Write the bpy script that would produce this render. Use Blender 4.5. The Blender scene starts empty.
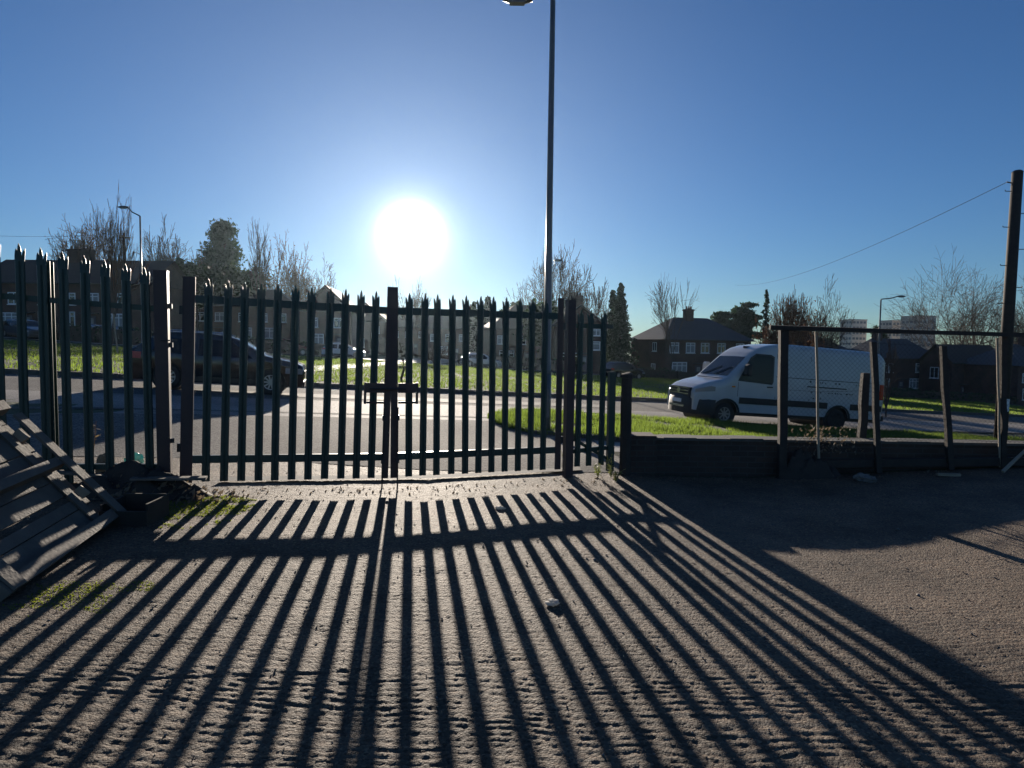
HAZE, HAZE_G, EXPO, DN = .0001, .78, .80, True
import bpy, math, random
import numpy as np
from mathutils import Vector, Matrix
random.seed(7)
rng = np.random.default_rng(7)
sc = bpy.context.scene
COL = sc.collection
PI = math.pi

# ------------------------------------------------------------------ camera
F, W, H = 640.0, 1024, 768
PITCH, ROLL, EYE = math.radians(3.53), math.radians(0.75), 1.70
fwd = Vector((0, math.cos(PITCH), -math.sin(PITCH)))
r0 = Vector((1, 0, 0)); u0 = Vector((0, math.sin(PITCH), math.cos(PITCH)))
right = r0 * math.cos(ROLL) + u0 * math.sin(ROLL)
up = u0 * math.cos(ROLL) - r0 * math.sin(ROLL)
cam_d = bpy.data.cameras.new('camera'); cam = bpy.data.objects.new('camera', cam_d); COL.objects.link(cam)
cam_d.sensor_width = 36; cam_d.lens = F / W * 36; cam_d.clip_end = 3000; cam_d.clip_start = .05
M = Matrix.Identity(4)
for i in range(3):
    M[i][0] = right[i]; M[i][1] = up[i]; M[i][2] = -fwd[i]
M[2][3] = EYE
cam.matrix_world = M
sc.camera = cam

def ray(px, py):
    return (fwd + right * ((px - 512) / F) - up * ((py - 384) / F))
def at(px, py, Y):                      # world point seen at that pixel at distance Y
    d = ray(px, py); t = Y / d.y
    return Vector((d.x * t, Y, EYE + d.z * t))
def sstep(a, b, v):
    t = np.clip((v - a) / (b - a), 0, 1); return t * t * (3 - 2 * t)

# ------------------------------------------------------------------ terrain heights
PA, PB, PC = .021, -.0624, -.0142
def yard_z(X, Y):
    X = np.clip(np.asarray(X, float), -60, 60); Y = np.asarray(Y, float)
    z = .048 * np.clip(-1.0 - X, 0, 2.6)
    dip = -.05 * sstep(1.3, 2.6, X) * sstep(3.0, 6.0, Y)
    z = z + dip + .058 * np.clip(X - 3.2, 0, 6)
    return z
def plane_z(X, Y):
    X = np.clip(X, -90, 230); Y = np.clip(Y, -5, 330)
    return PA + PB * X + PC * Y
def ground_z(X, Y):
    X = np.asarray(X, float); Y = np.asarray(Y, float)
    w = np.where(X > 1.72, sstep(8.9, 9.9, Y), sstep(8.6, 13.0, Y))
    return (1 - w) * yard_z(X, Y) + w * plane_z(X, Y)
def gz(x, y): return float(ground_z(x, y))
def on(px, py):                          # pixel -> point on the ground
    d = ray(px, py); t = 1.0; last = 0
    while t < 400:
        if EYE + d.z * t < gz(d.x * t, d.y * t): break
        last = t; t *= 1.01
    a, b = last, t
    for _ in range(30):
        m = (a + b) / 2
        if EYE + d.z * m < gz(d.x * m, d.y * m): b = m
        else: a = m
    return Vector((d.x * b, d.y * b, EYE + d.z * b))

# ------------------------------------------------------------------ materials
def mat(name, base=(.5, .5, .5), rough=.7, metal=0, spec=.5, noise=None, bump=None, extra=None, trans=None):
    """noise=(scale, amount, colour2[, detail]); bump=(scale, strength, distance)"""
    m = bpy.data.materials.new(name); m.use_nodes = True
    nt = m.node_tree; nd = nt.nodes; lk = nt.links
    bs = nd['Principled BSDF']
    bs.inputs['Base Color'].default_value = (*base, 1)
    bs.inputs['Roughness'].default_value = rough
    bs.inputs['Metallic'].default_value = metal
    bs.inputs['Specular IOR Level'].default_value = spec
    tc = nd.new('ShaderNodeTexCoord')
    if noise:
        n = nd.new('ShaderNodeTexNoise'); n.inputs['Scale'].default_value = noise[0]
        n.inputs['Detail'].default_value = noise[3] if len(noise) > 3 else 6
        n.inputs['Roughness'].default_value = .62
        lk.new(tc.outputs['Object'], n.inputs['Vector'])
        rp = nd.new('ShaderNodeValToRGB')
        rp.color_ramp.elements[0].position = .5 - noise[1]; rp.color_ramp.elements[1].position = .5 + noise[1]
        rp.color_ramp.elements[0].color = (*base, 1); rp.color_ramp.elements[1].color = (*noise[2], 1)
        lk.new(n.outputs['Fac'], rp.inputs['Fac']); lk.new(rp.outputs['Color'], bs.inputs['Base Color'])
    if bump:
        n2 = nd.new('ShaderNodeTexNoise'); n2.inputs['Scale'].default_value = bump[0]; n2.inputs['Detail'].default_value = 8
        lk.new(tc.outputs['Object'], n2.inputs['Vector'])
        b = nd.new('ShaderNodeBump'); b.inputs['Strength'].default_value = bump[1]; b.inputs['Distance'].default_value = bump[2]
        lk.new(n2.outputs['Fac'], b.inputs['Height']); lk.new(b.outputs['Normal'], bs.inputs['Normal'])
    if trans:
        out = nd['Material Output']; tr = nd.new('ShaderNodeBsdfTranslucent'); tr.inputs['Color'].default_value = (*trans[0], 1)
        mx = nd.new('ShaderNodeMixShader'); mx.inputs[0].default_value = trans[1]
        lk.new(bs.outputs[0], mx.inputs[1]); lk.new(tr.outputs[0], mx.inputs[2]); lk.new(mx.outputs[0], out.inputs['Surface'])
    if extra: extra(m, nt, bs, tc)
    return m

def brick_extra(scale, c1, c2, mortar):
    def f(m, nt, bs, tc):
        nd, lk = nt.nodes, nt.links
        # brick courses run round the walls: use x+y along the wall, z up
        sep = nd.new('ShaderNodeSeparateXYZ'); lk.new(tc.outputs['Object'], sep.inputs[0])
        ad = nd.new('ShaderNodeMath'); lk.new(sep.outputs[0], ad.inputs[0]); lk.new(sep.outputs[1], ad.inputs[1])
        cb = nd.new('ShaderNodeCombineXYZ'); lk.new(ad.outputs[0], cb.inputs[0]); lk.new(sep.outputs[2], cb.inputs[1])
        br = nd.new('ShaderNodeTexBrick'); lk.new(cb.outputs[0], br.inputs['Vector'])
        br.inputs['Scale'].default_value = scale; br.inputs['Brick Width'].default_value = .225; br.inputs['Row Height'].default_value = .075
        br.inputs['Mortar Size'].default_value = .008; br.inputs['Color1'].default_value = (*c1, 1); br.inputs['Color2'].default_value = (*c2, 1)
        br.inputs['Mortar'].default_value = (*mortar, 1)
        n = nd.new('ShaderNodeTexNoise'); n.inputs['Scale'].default_value = .9; n.inputs['Detail'].default_value = 7
        lk.new(tc.outputs['Object'], n.inputs['Vector'])
        hs = nd.new('ShaderNodeMixRGB'); hs.blend_type = 'MULTIPLY'; hs.inputs[0].default_value = .8
        rp = nd.new('ShaderNodeValToRGB'); rp.color_ramp.elements[0].position = .3; rp.color_ramp.elements[1].position = .7
        rp.color_ramp.elements[0].color = (.55, .53, .5, 1); rp.color_ramp.elements[1].color = (1.1, 1.05, 1, 1)
        lk.new(n.outputs['Fac'], rp.inputs['Fac'])
        lk.new(br.outputs['Color'], hs.inputs[1]); lk.new(rp.outputs['Color'], hs.inputs[2])
        lk.new(hs.outputs[0], bs.inputs['Base Color'])
        b = nd.new('ShaderNodeBump'); b.inputs['Strength'].default_value = .6; b.inputs['Distance'].default_value = .01
        iv = nd.new('ShaderNodeMath'); iv.operation = 'SUBTRACT'; iv.inputs[0].default_value = 1; lk.new(br.outputs['Fac'], iv.inputs[1])
        lk.new(iv.outputs[0], b.inputs['Height']); lk.new(b.outputs['Normal'], bs.inputs['Normal'])
    return f

def concrete_extra(m, nt, bs, tc):
    """aged tined concrete: exposed aggregate, worn fines, stains with their own shape"""
    nd, lk = nt.nodes, nt.links
    def noise(scale, detail=6, rough=.6, vec=None):
        n = nd.new('ShaderNodeTexNoise'); n.inputs['Scale'].default_value = scale; n.inputs['Detail'].default_value = detail
        n.inputs['Roughness'].default_value = rough; lk.new(vec or tc.outputs['Object'], n.inputs['Vector']); return n
    vo = nd.new('ShaderNodeTexVoronoi'); vo.inputs['Scale'].default_value = 75; lk.new(tc.outputs['Object'], vo.inputs['Vector'])
    peb = nd.new('ShaderNodeValToRGB')
    e = peb.color_ramp.elements; e[0].position = 0; e[0].color = (.10, .085, .07, 1); e[1].position = 1; e[1].color = (.46, .42, .36, 1)
    for p, c in ((.25, (.22, .165, .13, 1)), (.5, (.26, .235, .20, 1)), (.75, (.17, .16, .15, 1)), (.92, (.30, .26, .21, 1))):
        x = e.new(p); x.color = c
    sp = nd.new('ShaderNodeSeparateColor'); lk.new(vo.outputs['Color'], sp.inputs[0]); lk.new(sp.outputs[0], peb.inputs['Fac'])
    n1 = noise(1.1, 8, .65); r1 = nd.new('ShaderNodeValToRGB')
    r1.color_ramp.elements[0].position = .35; r1.color_ramp.elements[1].position = .68
    r1.color_ramp.elements[0].color = (.40, .325, .25, 1); r1.color_ramp.elements[1].color = (.98, .82, .66, 1)
    lk.new(n1.outputs['Fac'], r1.inputs['Fac'])
    mu = nd.new('ShaderNodeMixRGB'); mu.blend_type = 'MULTIPLY'; mu.inputs[0].default_value = 1
    lk.new(peb.outputs['Color'], mu.inputs[1]); lk.new(r1.outputs['Color'], mu.inputs[2])
    lk.new(mu.outputs[0], bs.inputs['Base Color'])
    hn = noise(160, 3, .7); h2 = noise(38, 6, .7)
    sm = nd.new('ShaderNodeMath'); sm.operation = 'MULTIPLY_ADD'; sm.inputs[1].default_value = .5
    lk.new(hn.outputs['Fac'], sm.inputs[0]); lk.new(h2.outputs['Fac'], sm.inputs[2])
    s2 = nd.new('ShaderNodeMath'); s2.operation = 'MULTIPLY_ADD'; s2.inputs[1].default_value = -.55
    lk.new(vo.outputs['Distance'], s2.inputs[0]); lk.new(sm.outputs[0], s2.inputs[2])
    b = nd.new('ShaderNodeBump'); b.inputs['Strength'].default_value = 1; b.inputs['Distance'].default_value = .022
    lk.new(s2.outputs[0], b.inputs['Height']); lk.new(b.outputs['Normal'], bs.inputs['Normal'])

def asphalt_extra(c1, c2, dist=.006):
    def f(m, nt, bs, tc):
        nd, lk = nt.nodes, nt.links
        vo = nd.new('ShaderNodeTexVoronoi'); vo.inputs['Scale'].default_value = 48; lk.new(tc.outputs['Object'], vo.inputs['Vector'])
        sp = nd.new('ShaderNodeSeparateColor'); lk.new(vo.outputs['Color'], sp.inputs[0])
        rp = nd.new('ShaderNodeValToRGB'); rp.color_ramp.elements[0].color = (*c1, 1); rp.color_ramp.elements[1].color = (*c2, 1)
        lk.new(sp.outputs[0], rp.inputs['Fac'])
        n = nd.new('ShaderNodeTexNoise'); n.inputs['Scale'].default_value = .45; n.inputs['Detail'].default_value = 8; lk.new(tc.outputs['Object'], n.inputs['Vector'])
        r2 = nd.new('ShaderNodeValToRGB'); r2.color_ramp.elements[0].position = .35; r2.color_ramp.elements[1].position = .7
        r2.color_ramp.elements[0].color = (.7, .7, .7, 1); r2.color_ramp.elements[1].color = (1.2, 1.17, 1.12, 1)
        lk.new(n.outputs['Fac'], r2.inputs['Fac'])
        mu = nd.new('ShaderNodeMixRGB'); mu.blend_type = 'MULTIPLY'; mu.inputs[0].default_value = 1
        lk.new(rp.outputs['Color'], mu.inputs[1]); lk.new(r2.outputs['Color'], mu.inputs[2]); lk.new(mu.outputs[0], bs.inputs['Base Color'])
        b = nd.new('ShaderNodeBump'); b.inputs['Strength'].default_value = .7; b.inputs['Distance'].default_value = dist
        lk.new(vo.outputs['Distance'], b.inputs['Height']); lk.new(b.outputs['Normal'], bs.inputs['Normal'])
    return f

MT = {}
MT['concrete'] = mat('old_concrete', (.25, .22, .19), .72, spec=.28, extra=concrete_extra)
MT['road'] = mat('road_asphalt', (.1, .1, .1), .9, spec=.10, extra=asphalt_extra((.06, .058, .056), (.24, .23, .215)))
MT['pale_road'] = mat('worn_pale_asphalt', (.2, .2, .2), .8, spec=.22, extra=asphalt_extra((.14, .135, .125), (.34, .32, .30)))
MT['paving'] = mat('path_paving', (.28, .27, .25), .7, noise=(3, .3, (.20, .19, .17)), bump=(30, .4, .01))
MT['kerb'] = mat('kerb_concrete', (.13, .12, .105), .85, noise=(6, .3, (.06, .06, .05)), bump=(40, .5, .006))
MT['soil'] = mat('soil_and_turf', (.035, .05, .018), .95, noise=(2.5, .25, (.07, .075, .03)), bump=(14, .8, .05))
MT['grass'] = mat('grass_blade', (.045, .08, .016), .6, spec=.2, noise=(1.3, .25, (.10, .11, .035)), trans=((.24, .34, .055), .52))
MT['dry_grass'] = mat('dry_weed', (.20, .15, .08), .7, trans=((.4, .3, .15), .4))
MT['moss'] = mat('moss_green', (.07, .11, .015), .8, noise=(9, .2, (.12, .14, .02)), trans=((.3, .36, .03), .5))
MT['green_steel'] = mat('dark_green_steel', (.010, .035, .030), .42, spec=.5, noise=(7, .25, (.02, .05, .042)))
MT['rust_steel'] = mat('dull_maroon_steel', (.035, .022, .024), .5, spec=.5, noise=(5, .25, (.06, .035, .03)), bump=(50, .2, .003))
MT['grey_steel'] = mat('galvanised_grey_steel', (.20, .21, .22), .38, metal=.6, noise=(8, .3, (.14, .145, .15)))
MT['lamp_steel'] = mat('painted_column_grey', (.13, .14, .145), .35, spec=.6, noise=(3, .3, (.09, .10, .10)))
MT['dark_metal'] = mat('dark_metal', (.02, .02, .022), .45)
MT['wood_grey'] = mat('weathered_pallet_wood', (.17, .145, .115), .8, noise=(5, .3, (.10, .082, .065)), bump=(40, .6, .006))
MT['wood_pale'] = mat('pale_dry_wood', (.38, .31, .22), .75, noise=(8, .3, (.26, .20, .14)), bump=(50, .5, .004))
MT['wood_dark'] = mat('dark_damp_timber', (.055, .042, .032), .85, noise=(7, .3, (.026, .020, .017)), bump=(40, .7, .006))
MT['bark'] = mat('winter_bark', (.055, .04, .03), .9, noise=(10, .3, (.09, .07, .055)), bump=(30, .6, .01))
MT['twig'] = mat('brown_twigs', (.085, .055, .040), .85)
MT['twig_red'] = mat('rusty_twigs_with_dry_leaves', (.13, .065, .04), .85, trans=((.25, .13, .06), .25))
MT['needle'] = mat('dark_conifer_needles', (.014, .034, .020), .7, noise=(.8, .25, (.03, .055, .03)), trans=((.05, .10, .03), .2))
MT['hedge'] = mat('evergreen_hedge_leaf', (.016, .032, .014), .6, noise=(1.5, .25, (.03, .05, .02)), trans=((.06, .10, .02), .25))
MT['brick'] = mat('house_brick', (.2, .08, .05), .85, extra=brick_extra(1, (.105, .050, .040), (.075, .038, .033), (.10, .09, .08)))
MT['brick_pale'] = mat('buff_brick', (.25, .17, .11), .85, extra=brick_extra(1, (.24, .16, .11), (.19, .12, .085), (.2, .18, .15)))
MT['render'] = mat('white_render', (.62, .62, .60), .8, noise=(2, .3, (.5, .5, .48)))
MT['wall_brick'] = mat('low_wall_brick', (.1, .06, .05), .9, extra=brick_extra(1, (.075, .05, .04), (.05, .036, .03), (.07, .065, .06)))
MT['tile'] = mat('roof_tiles', (.05, .038, .034), .8, noise=(3, .3, (.03, .026, .026)), bump=(10, .5, .03))
MT['slate'] = mat('grey_roof_slate', (.05, .052, .06), .6, noise=(3, .3, (.032, .034, .04)), bump=(10, .5, .03))
MT['upvc'] = mat('white_window_frame', (.75, .76, .76), .4)
MT['pane'] = mat('window_glass_dark', (.015, .02, .025), .06, spec=.9)
MT['curtain'] = mat('window_with_pale_curtain', (.30, .31, .31), .35, spec=.7, noise=(3, .25, (.12, .13, .14)))
MT['door'] = mat('door_paint', (.06, .05, .07), .5)
MT['white_paint'] = mat('white_van_paint', (.54, .535, .53), .16, spec=.5, noise=(1.5, .3, (.43, .42, .41)))
MT['black_paint'] = mat('black_car_paint', (.008, .009, .012), .12, spec=.7)
MT['silver_paint'] = mat('silver_car_paint', (.42, .44, .46), .2, metal=.5)
MT['red_paint'] = mat('dark_red_car_paint', (.10, .012, .012), .2)
MT['grey_paint'] = mat('grey_car_paint', (.10, .11, .13), .2, metal=.3)
MT['glass'] = mat('car_glass', (.006, .009, .013), .05, spec=.28)
MT['plastic'] = mat('black_plastic', (.014, .015, .016), .55)
MT['rubber'] = mat('tyre_rubber', (.016, .016, .017), .8)
MT['alloy'] = mat('alloy_wheel', (.35, .36, .37), .3, metal=.7)
MT['chrome'] = mat('chrome_trim', (.42, .43, .45), .22, metal=.8)
MT['lens'] = mat('lamp_lens', (.22, .24, .26), .08, spec=1)
MT['amber'] = mat('amber_lens', (.7, .22, .02), .2)
MT['red_lens'] = mat('red_lens', (.45, .01, .01), .15)
MT['tower_pale'] = mat('pale_tower_cladding', (.55, .50, .44), .8, noise=(.3, .3, (.45, .41, .37)))
MT['tower_dark'] = mat('tower_band', (.10, .12, .15), .4)
MT['wire'] = mat('fence_wire', (.06, .06, .058), .8, spec=.2)
MT['cable'] = mat('black_cable', (.012, .012, .014), .95, spec=.05)
MT['paper'] = mat('pale_litter', (.75, .73, .66), .7, noise=(20, .3, (.6, .58, .5)), bump=(30, .6, .01), trans=((.8, .77, .7), .45))
MT['card'] = mat('brown_board', (.05, .043, .035), .85, noise=(5, .3, (.03, .027, .022)), bump=(12, .3, .01))
MT['plastic_blue'] = mat('blue_green_plastic', (.10, .35, .36), .35, trans=((.2, .6, .6), .4), noise=(16, .1, (.75, .45, .25)))
MT['leaf'] = mat('dead_leaves', (.14, .10, .065), .8, noise=(6, .3, (.25, .20, .14)), trans=((.25, .19, .12), .25))
MT['weed'] = mat('pale_green_weed', (.12, .17, .05), .6, noise=(8, .2, (.3, .3, .14)), trans=((.45, .5, .15), .5))
MT['stone'] = mat('rubble_stone', (.22, .20, .18), .85, noise=(9, .3, (.12, .11, .10)), bump=(20, .6, .01))

# ------------------------------------------------------------------ mesh builder
class MB:
    def __init__(s): s.v = []; s.f = []
    def add(s, vs, fs):
        o = len(s.v); s.v += [tuple(p) for p in vs]; s.f += [tuple(i + o for i in f) for f in fs]; return s
    def box(s, a, b):
        x0, y0, z0 = a; x1, y1, z1 = b
        return s.add([(x0, y0, z0), (x1, y0, z0), (x1, y1, z0), (x0, y1, z0), (x0, y0, z1), (x1, y0, z1), (x1, y1, z1), (x0, y1, z1)],
                     [(0, 3, 2, 1), (4, 5, 6, 7), (0, 1, 5, 4), (1, 2, 6, 5), (2, 3, 7, 6), (3, 0, 4, 7)])
    def bar(s, p, q, w, h, upv=(0, 0, 1), jit=0):
        p = Vector(p); q = Vector(q); d = (q - p).normalized(); u = Vector(upv)
        sx = d.cross(u)
        if sx.length < 1e-4: sx = d.cross(Vector((1, 0, 0)))
        sx.normalize(); uz = sx.cross(d).normalized()
        vs = []
        for e in (p, q):
            for a, b in ((-1, -1), (1, -1), (1, 1), (-1, 1)):
                vs.append(e + sx * (a * w / 2 + random.uniform(-jit, jit)) + uz * (b * h / 2 + random.uniform(-jit, jit)))
        return s.add(vs, [(0, 3, 2, 1), (4, 5, 6, 7), (0, 1, 5, 4), (1, 2, 6, 5), (2, 3, 7, 6), (3, 0, 4, 7)])
    def tube(s, pts, rad, n=8, cap=True):
        pts = [Vector(p) for p in pts]
        if not hasattr(rad, '__len__'): rad = [rad] * len(pts)
        o = len(s.v); ref = None
        for i, p in enumerate(pts):
            d = (pts[min(i + 1, len(pts) - 1)] - pts[max(i - 1, 0)]).normalized()
            if ref is None: ref = d.orthogonal().normalized()
            sx = (ref - d * ref.dot(d)); sx = sx.normalized() if sx.length > 1e-6 else d.orthogonal().normalized()
            ref = sx; sy = d.cross(sx)
            for k in range(n):
                a = 2 * PI * k / n
                s.v.append(tuple(p + (sx * math.cos(a) + sy * math.sin(a)) * rad[i]))
        for i in range(len(pts) - 1):
            for k in range(n):
                a = o + i * n + k; b = o + i * n + (k + 1) % n
                s.f.append((a, b, b + n, a + n))
        if cap:
            s.f.append(tuple(o + k for k in reversed(range(n)))); s.f.append(tuple(o + (len(pts) - 1) * n + k for k in range(n)))
        return s
    def poly_extrude(s, pts, d0, d1):
        """pts in (x,z); extruded along y from d0 to d1"""
        n = len(pts)
        vs = [(x, d0, z) for x, z in pts] + [(x, d1, z) for x, z in pts]
        fs = [tuple(range(n)), tuple(reversed(range(n, 2 * n)))]
        fs += [(i, i + n, (i + 1) % n + n, (i + 1) % n) for i in range(n)]
        return s.add(vs, fs)
    def build(s, name, m, parent=None, smooth=False):
        me = bpy.data.meshes.new(name); me.from_pydata(s.v, [], s.f); me.materials.append(MT[m] if isinstance(m, str) else m)
        if smooth: me.polygons.foreach_set('use_smooth', [True] * len(me.polygons))
        me.update(); o = bpy.data.objects.new(name, me); COL.objects.link(o)
        if parent: o.parent = parent
        return o
def np_mesh(name, V, Fc, m, parent=None, smooth=False):
    """V (n,3), Fc (m,k) arrays"""
    me = bpy.data.meshes.new(name); V = np.asarray(V, np.float32); Fc = np.asarray(Fc, np.int32); k = Fc.shape[1]
    me.vertices.add(len(V)); me.vertices.foreach_set('co', V.ravel())
    me.loops.add(Fc.size); me.loops.foreach_set('vertex_index', Fc.ravel())
    me.polygons.add(len(Fc)); me.polygons.foreach_set('loop_start', np.arange(0, Fc.size, k, dtype=np.int32))
    me.polygons.foreach_set('loop_total', np.full(len(Fc), k, np.int32))
    if smooth: me.polygons.foreach_set('use_smooth', np.ones(len(Fc), bool))
    me.update(calc_edges=True); me.validate(); me.materials.append(MT[m] if isinstance(m, str) else m)
    o = bpy.data.objects.new(name, me); COL.objects.link(o)
    if parent: o.parent = parent
    return o
def tag(o, label, cat, group=None):
    o['label'] = label; o['category'] = cat
    if group: o['group'] = group
    return o
def thing(name, label, cat, loc=(0, 0, 0), rz=0, group=None, rot=None):
    o = bpy.data.objects.new(name, None); COL.objects.link(o); o.location = loc
    o.rotation_euler = rot or (0, 0, rz); o.empty_display_size = .1
    return tag(o, label, cat, group)
def struct(o, kind='structure'): o['kind'] = kind; return o
def shade_auto(o, ang=35):
    me = o.data; me.polygons.foreach_set('use_smooth', [True] * len(me.polygons))
    import bmesh
    bm = bmesh.new(); bm.from_mesh(me)
    for e in bm.edges:
        if len(e.link_faces) == 2 and e.calc_face_angle(0) > math.radians(ang): e.smooth = False
    bm.to_mesh(me); bm.free(); return o

# value noise in numpy
def vnoise(x, y, seed=0):
    xi = np.floor(x).astype(np.int64); yi = np.floor(y).astype(np.int64); xf = x - xi; yf = y - yi
    def h(a, b):
        n = (a * 374761393 + b * 668265263 + seed * 974634777) & 0xffffffff
        n = ((n ^ (n >> 13)) * 1274126177) & 0xffffffff; n = n ^ (n >> 16)
        return (n & 0xffff) / 65535.0
    u = xf * xf * (3 - 2 * xf); v = yf * yf * (3 - 2 * yf)
    return (h(xi, yi) * (1 - u) + h(xi + 1, yi) * u) * (1 - v) + (h(xi, yi + 1) * (1 - u) + h(xi + 1, yi + 1) * u) * v - .5
# ------------------------------------------------------------------ ground
def grid_mesh(name, xs, ys, zf, m, smooth=True):
    X, Y = np.meshgrid(xs, ys); Z = zf(X, Y)
    V = np.stack([X, Y, Z], -1).reshape(-1, 3); nx = len(xs); ny = len(ys)
    i = np.arange(nx - 1)[None, :] + np.arange(ny - 1)[:, None] * nx
    Fc = np.stack([i, i + 1, i + 1 + nx, i + nx], -1).reshape(-1, 4)
    return np_mesh(name, V, Fc, m, smooth=smooth)

def yard_surface(X, Y):
    z = yard_z(X, Y)
    fade = sstep(9.5, 7.0, Y) * 1.0
    # tined ridges, drifting across the slab, broken up along their length
    wob = vnoise(X * .9, Y * .9, 1) * .16 + vnoise(X * 3.1, Y * 3.1, 2) * .05 + vnoise(X * 9, Y * 5, 8) * .018
    wob = wob * 1.2 + vnoise(X * 1.3, Y * 7, 11) * .05
    ph = (Y + .12 * X * (X < .3) - .02 * X + wob) / .052
    rid = (.5 - .5 * np.cos(ph * 2 * PI)) * (.95 + .5 * vnoise(X * 2.2, Y * 11, 3))
    z = z + fade * .0044 * rid * (.55 + .45 * sstep(4.6, 2.8, Y))
    z = z + .0016 * vnoise(X * 26, Y * 48, 4) + .0050 * vnoise(X * 62, Y * 76, 5) + .006 * vnoise(X * 3.3, Y * 5, 6) + .007 * vnoise(X * .6, Y * .6, 7)
    # two joints across the slab
    for a, b, d in ((3.35, .17, .006), (3.22, .17, .003)):
        z = z - d * np.exp(-((Y - a - b * X) / .012) ** 2) * (X < 0.2)
    return z
xs = np.concatenate([np.arange(-130, -16, 6.), np.arange(-16, -5.2, .3), np.arange(-5.2, 6.4, .022), np.arange(6.4, 20, .3), np.arange(20, 140, 6.)])
ys = np.concatenate([np.arange(-150, -9, 6.), np.arange(-9, 1.3, .25), np.arange(1.3, 3.2, .011), np.arange(3.2, 5.2, .018), np.arange(5.2, 9.0, .03)])
ys = ys[ys < 8.52]
yard = struct(grid_mesh('yard_ground', xs, ys, yard_surface, 'concrete'))
ye = float(ys[-1])

def line_pts(x0, x1, n, a, b): # along Y = a + b X
    return [(x0 + (x1 - x0) * i / n, a + b * (x0 + (x1 - x0) * i / n)) for i in range(n + 1)]
# outer terrain: one sheet to the horizon
xs2 = np.unique(np.concatenate([np.arange(-700, -100, 60.), np.arange(-100, -20, 5.), np.arange(-20, 1.6, .4), [1.70, 1.74], np.arange(2, 24, .5), np.arange(24, 240, 6.), np.arange(240, 1200, 80.)]))
ys2 = np.unique(np.concatenate([[ye, 8.6, 8.75, 8.9], np.arange(9, 14, .2), np.arange(14, 60, 2.), np.arange(60, 340, 10.), np.arange(340, 1500, 100.)]))
terrain = struct(grid_mesh('terrain', xs2, ys2, lambda X, Y: ground_z(X, Y) - .02 * sstep(ye, ye + .3, Y) - .03 * sstep(12, 16, Y), 'soil'))

def sheet(name, poly_fn_lo, poly_fn_hi, x0, x1, nx, ny, dz, m):
    """sheet between two curves Y=lo(x), Y=hi(x), following the ground"""
    X = np.linspace(x0, x1, nx)[None, :].repeat(ny, 0); t = np.linspace(0, 1, ny)[:, None]
    lo = np.array([poly_fn_lo(x) for x in X[0]]); hi = np.array([poly_fn_hi(x) for x in X[0]])
    Y = lo[None, :] * (1 - t) + hi[None, :] * t
    Z = ground_z(X, Y) + dz
    V = np.stack([X, Y, Z], -1).reshape(-1, 3)
    i = np.arange(nx - 1)[None, :] + np.arange(ny - 1)[:, None] * nx
    Fc = np.stack([i, i + 1, i + 1 + nx, i + nx], -1).reshape(-1, 4)
    return struct(np_mesh(name, V, Fc, m, smooth=True))
near = lambda x: 18.4 + .5 * x if x > -.3 else 15.7 + .5 * x
R0 = lambda x: 15.7 + .5 * x
R1 = lambda x: 26.0 + .5 * x
# driveway apron: gate line out to the road
sheet('driveway', lambda x: ye - .01, lambda x: max(R0(x) + .1, 9.2), -14, 1.70, 60, 60, .006, 'road')
sheet('pavement', lambda x: 9.95, lambda x: 13.6, 1.74, 60, 60, 14, -.02, 'paving')
sheet('road', R0, R1, -75, 120, 120, 10, -.02, 'road')
sheet('road_worn_strip', lambda x: R0(x) + .25, lambda x: 20.3 + .5 * x, -40, 40, 80, 6, -.014, 'pale_road')
# narrow concrete threshold the gates close over
gl = lambda x: 7.43 + .3445 * (x + 1.45)      # gate line in plan
sheet('gate_threshold', lambda x: gl(x) + .28, lambda x: gl(x) + .50, -3.3, .95, 30, 3, .028, 'kerb')

# near verge: grass island between pavement and road
V0 = lambda x: 13.6 if x > .6 else 13.6 + (.6 - x) ** 2 * 1.6
V1 = lambda x: 18.9 + .10 * min(x, 6) + .20 * max(0, x - 6) + .3 * max(0, x - 18) if x > .6 else 18.9 + .1 * x - (.6 - x) ** 2 * 1.9
sheet('verge', V0, V1, -.55, 80, 160, 12, .07, 'soil')
def kerb(name, fn, x0, x1, h, wd, side):
    mb = MB(); n = max(2, int((x1 - x0) / .9)); X = [x0 + (x1 - x0) * i / n for i in range(n + 1)]
    for i in range(n):
        a, b = X[i], X[i + 1] - .01
        pa = Vector((a, fn(a), 0)); pb = Vector((b, fn(b), 0)); d = (pb - pa).normalized(); nn = Vector((-d.y, d.x, 0)) * side * wd
        za, zb = gz(a, fn(a)), gz(b, fn(b))
        j = random.uniform(-.006, .006)
        q = [pa, pb, pb + nn, pa + nn]; zz = [za, zb, zb, za]
        mb.add([(p.x, p.y, z - .15) for p, z in zip(q, zz)] + [(p.x, p.y, z + h + j) for p, z in zip(q, zz)],
               [(0, 3, 2, 1), (4, 5, 6, 7), (0, 1, 5, 4), (1, 2, 6, 5), (2, 3, 7, 6), (3, 0, 4, 7)])
    return struct(mb.build(name, 'kerb'))
kerb('kerb', lambda x: V0(x) - .13, -.5, 26, .085, .13, 1)
kerb('kerb', V1, -.5, 60, .085, .13, 1)
kerb('kerb', lambda x: R1(x), -62, 90, .13, .14, 1)
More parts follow.
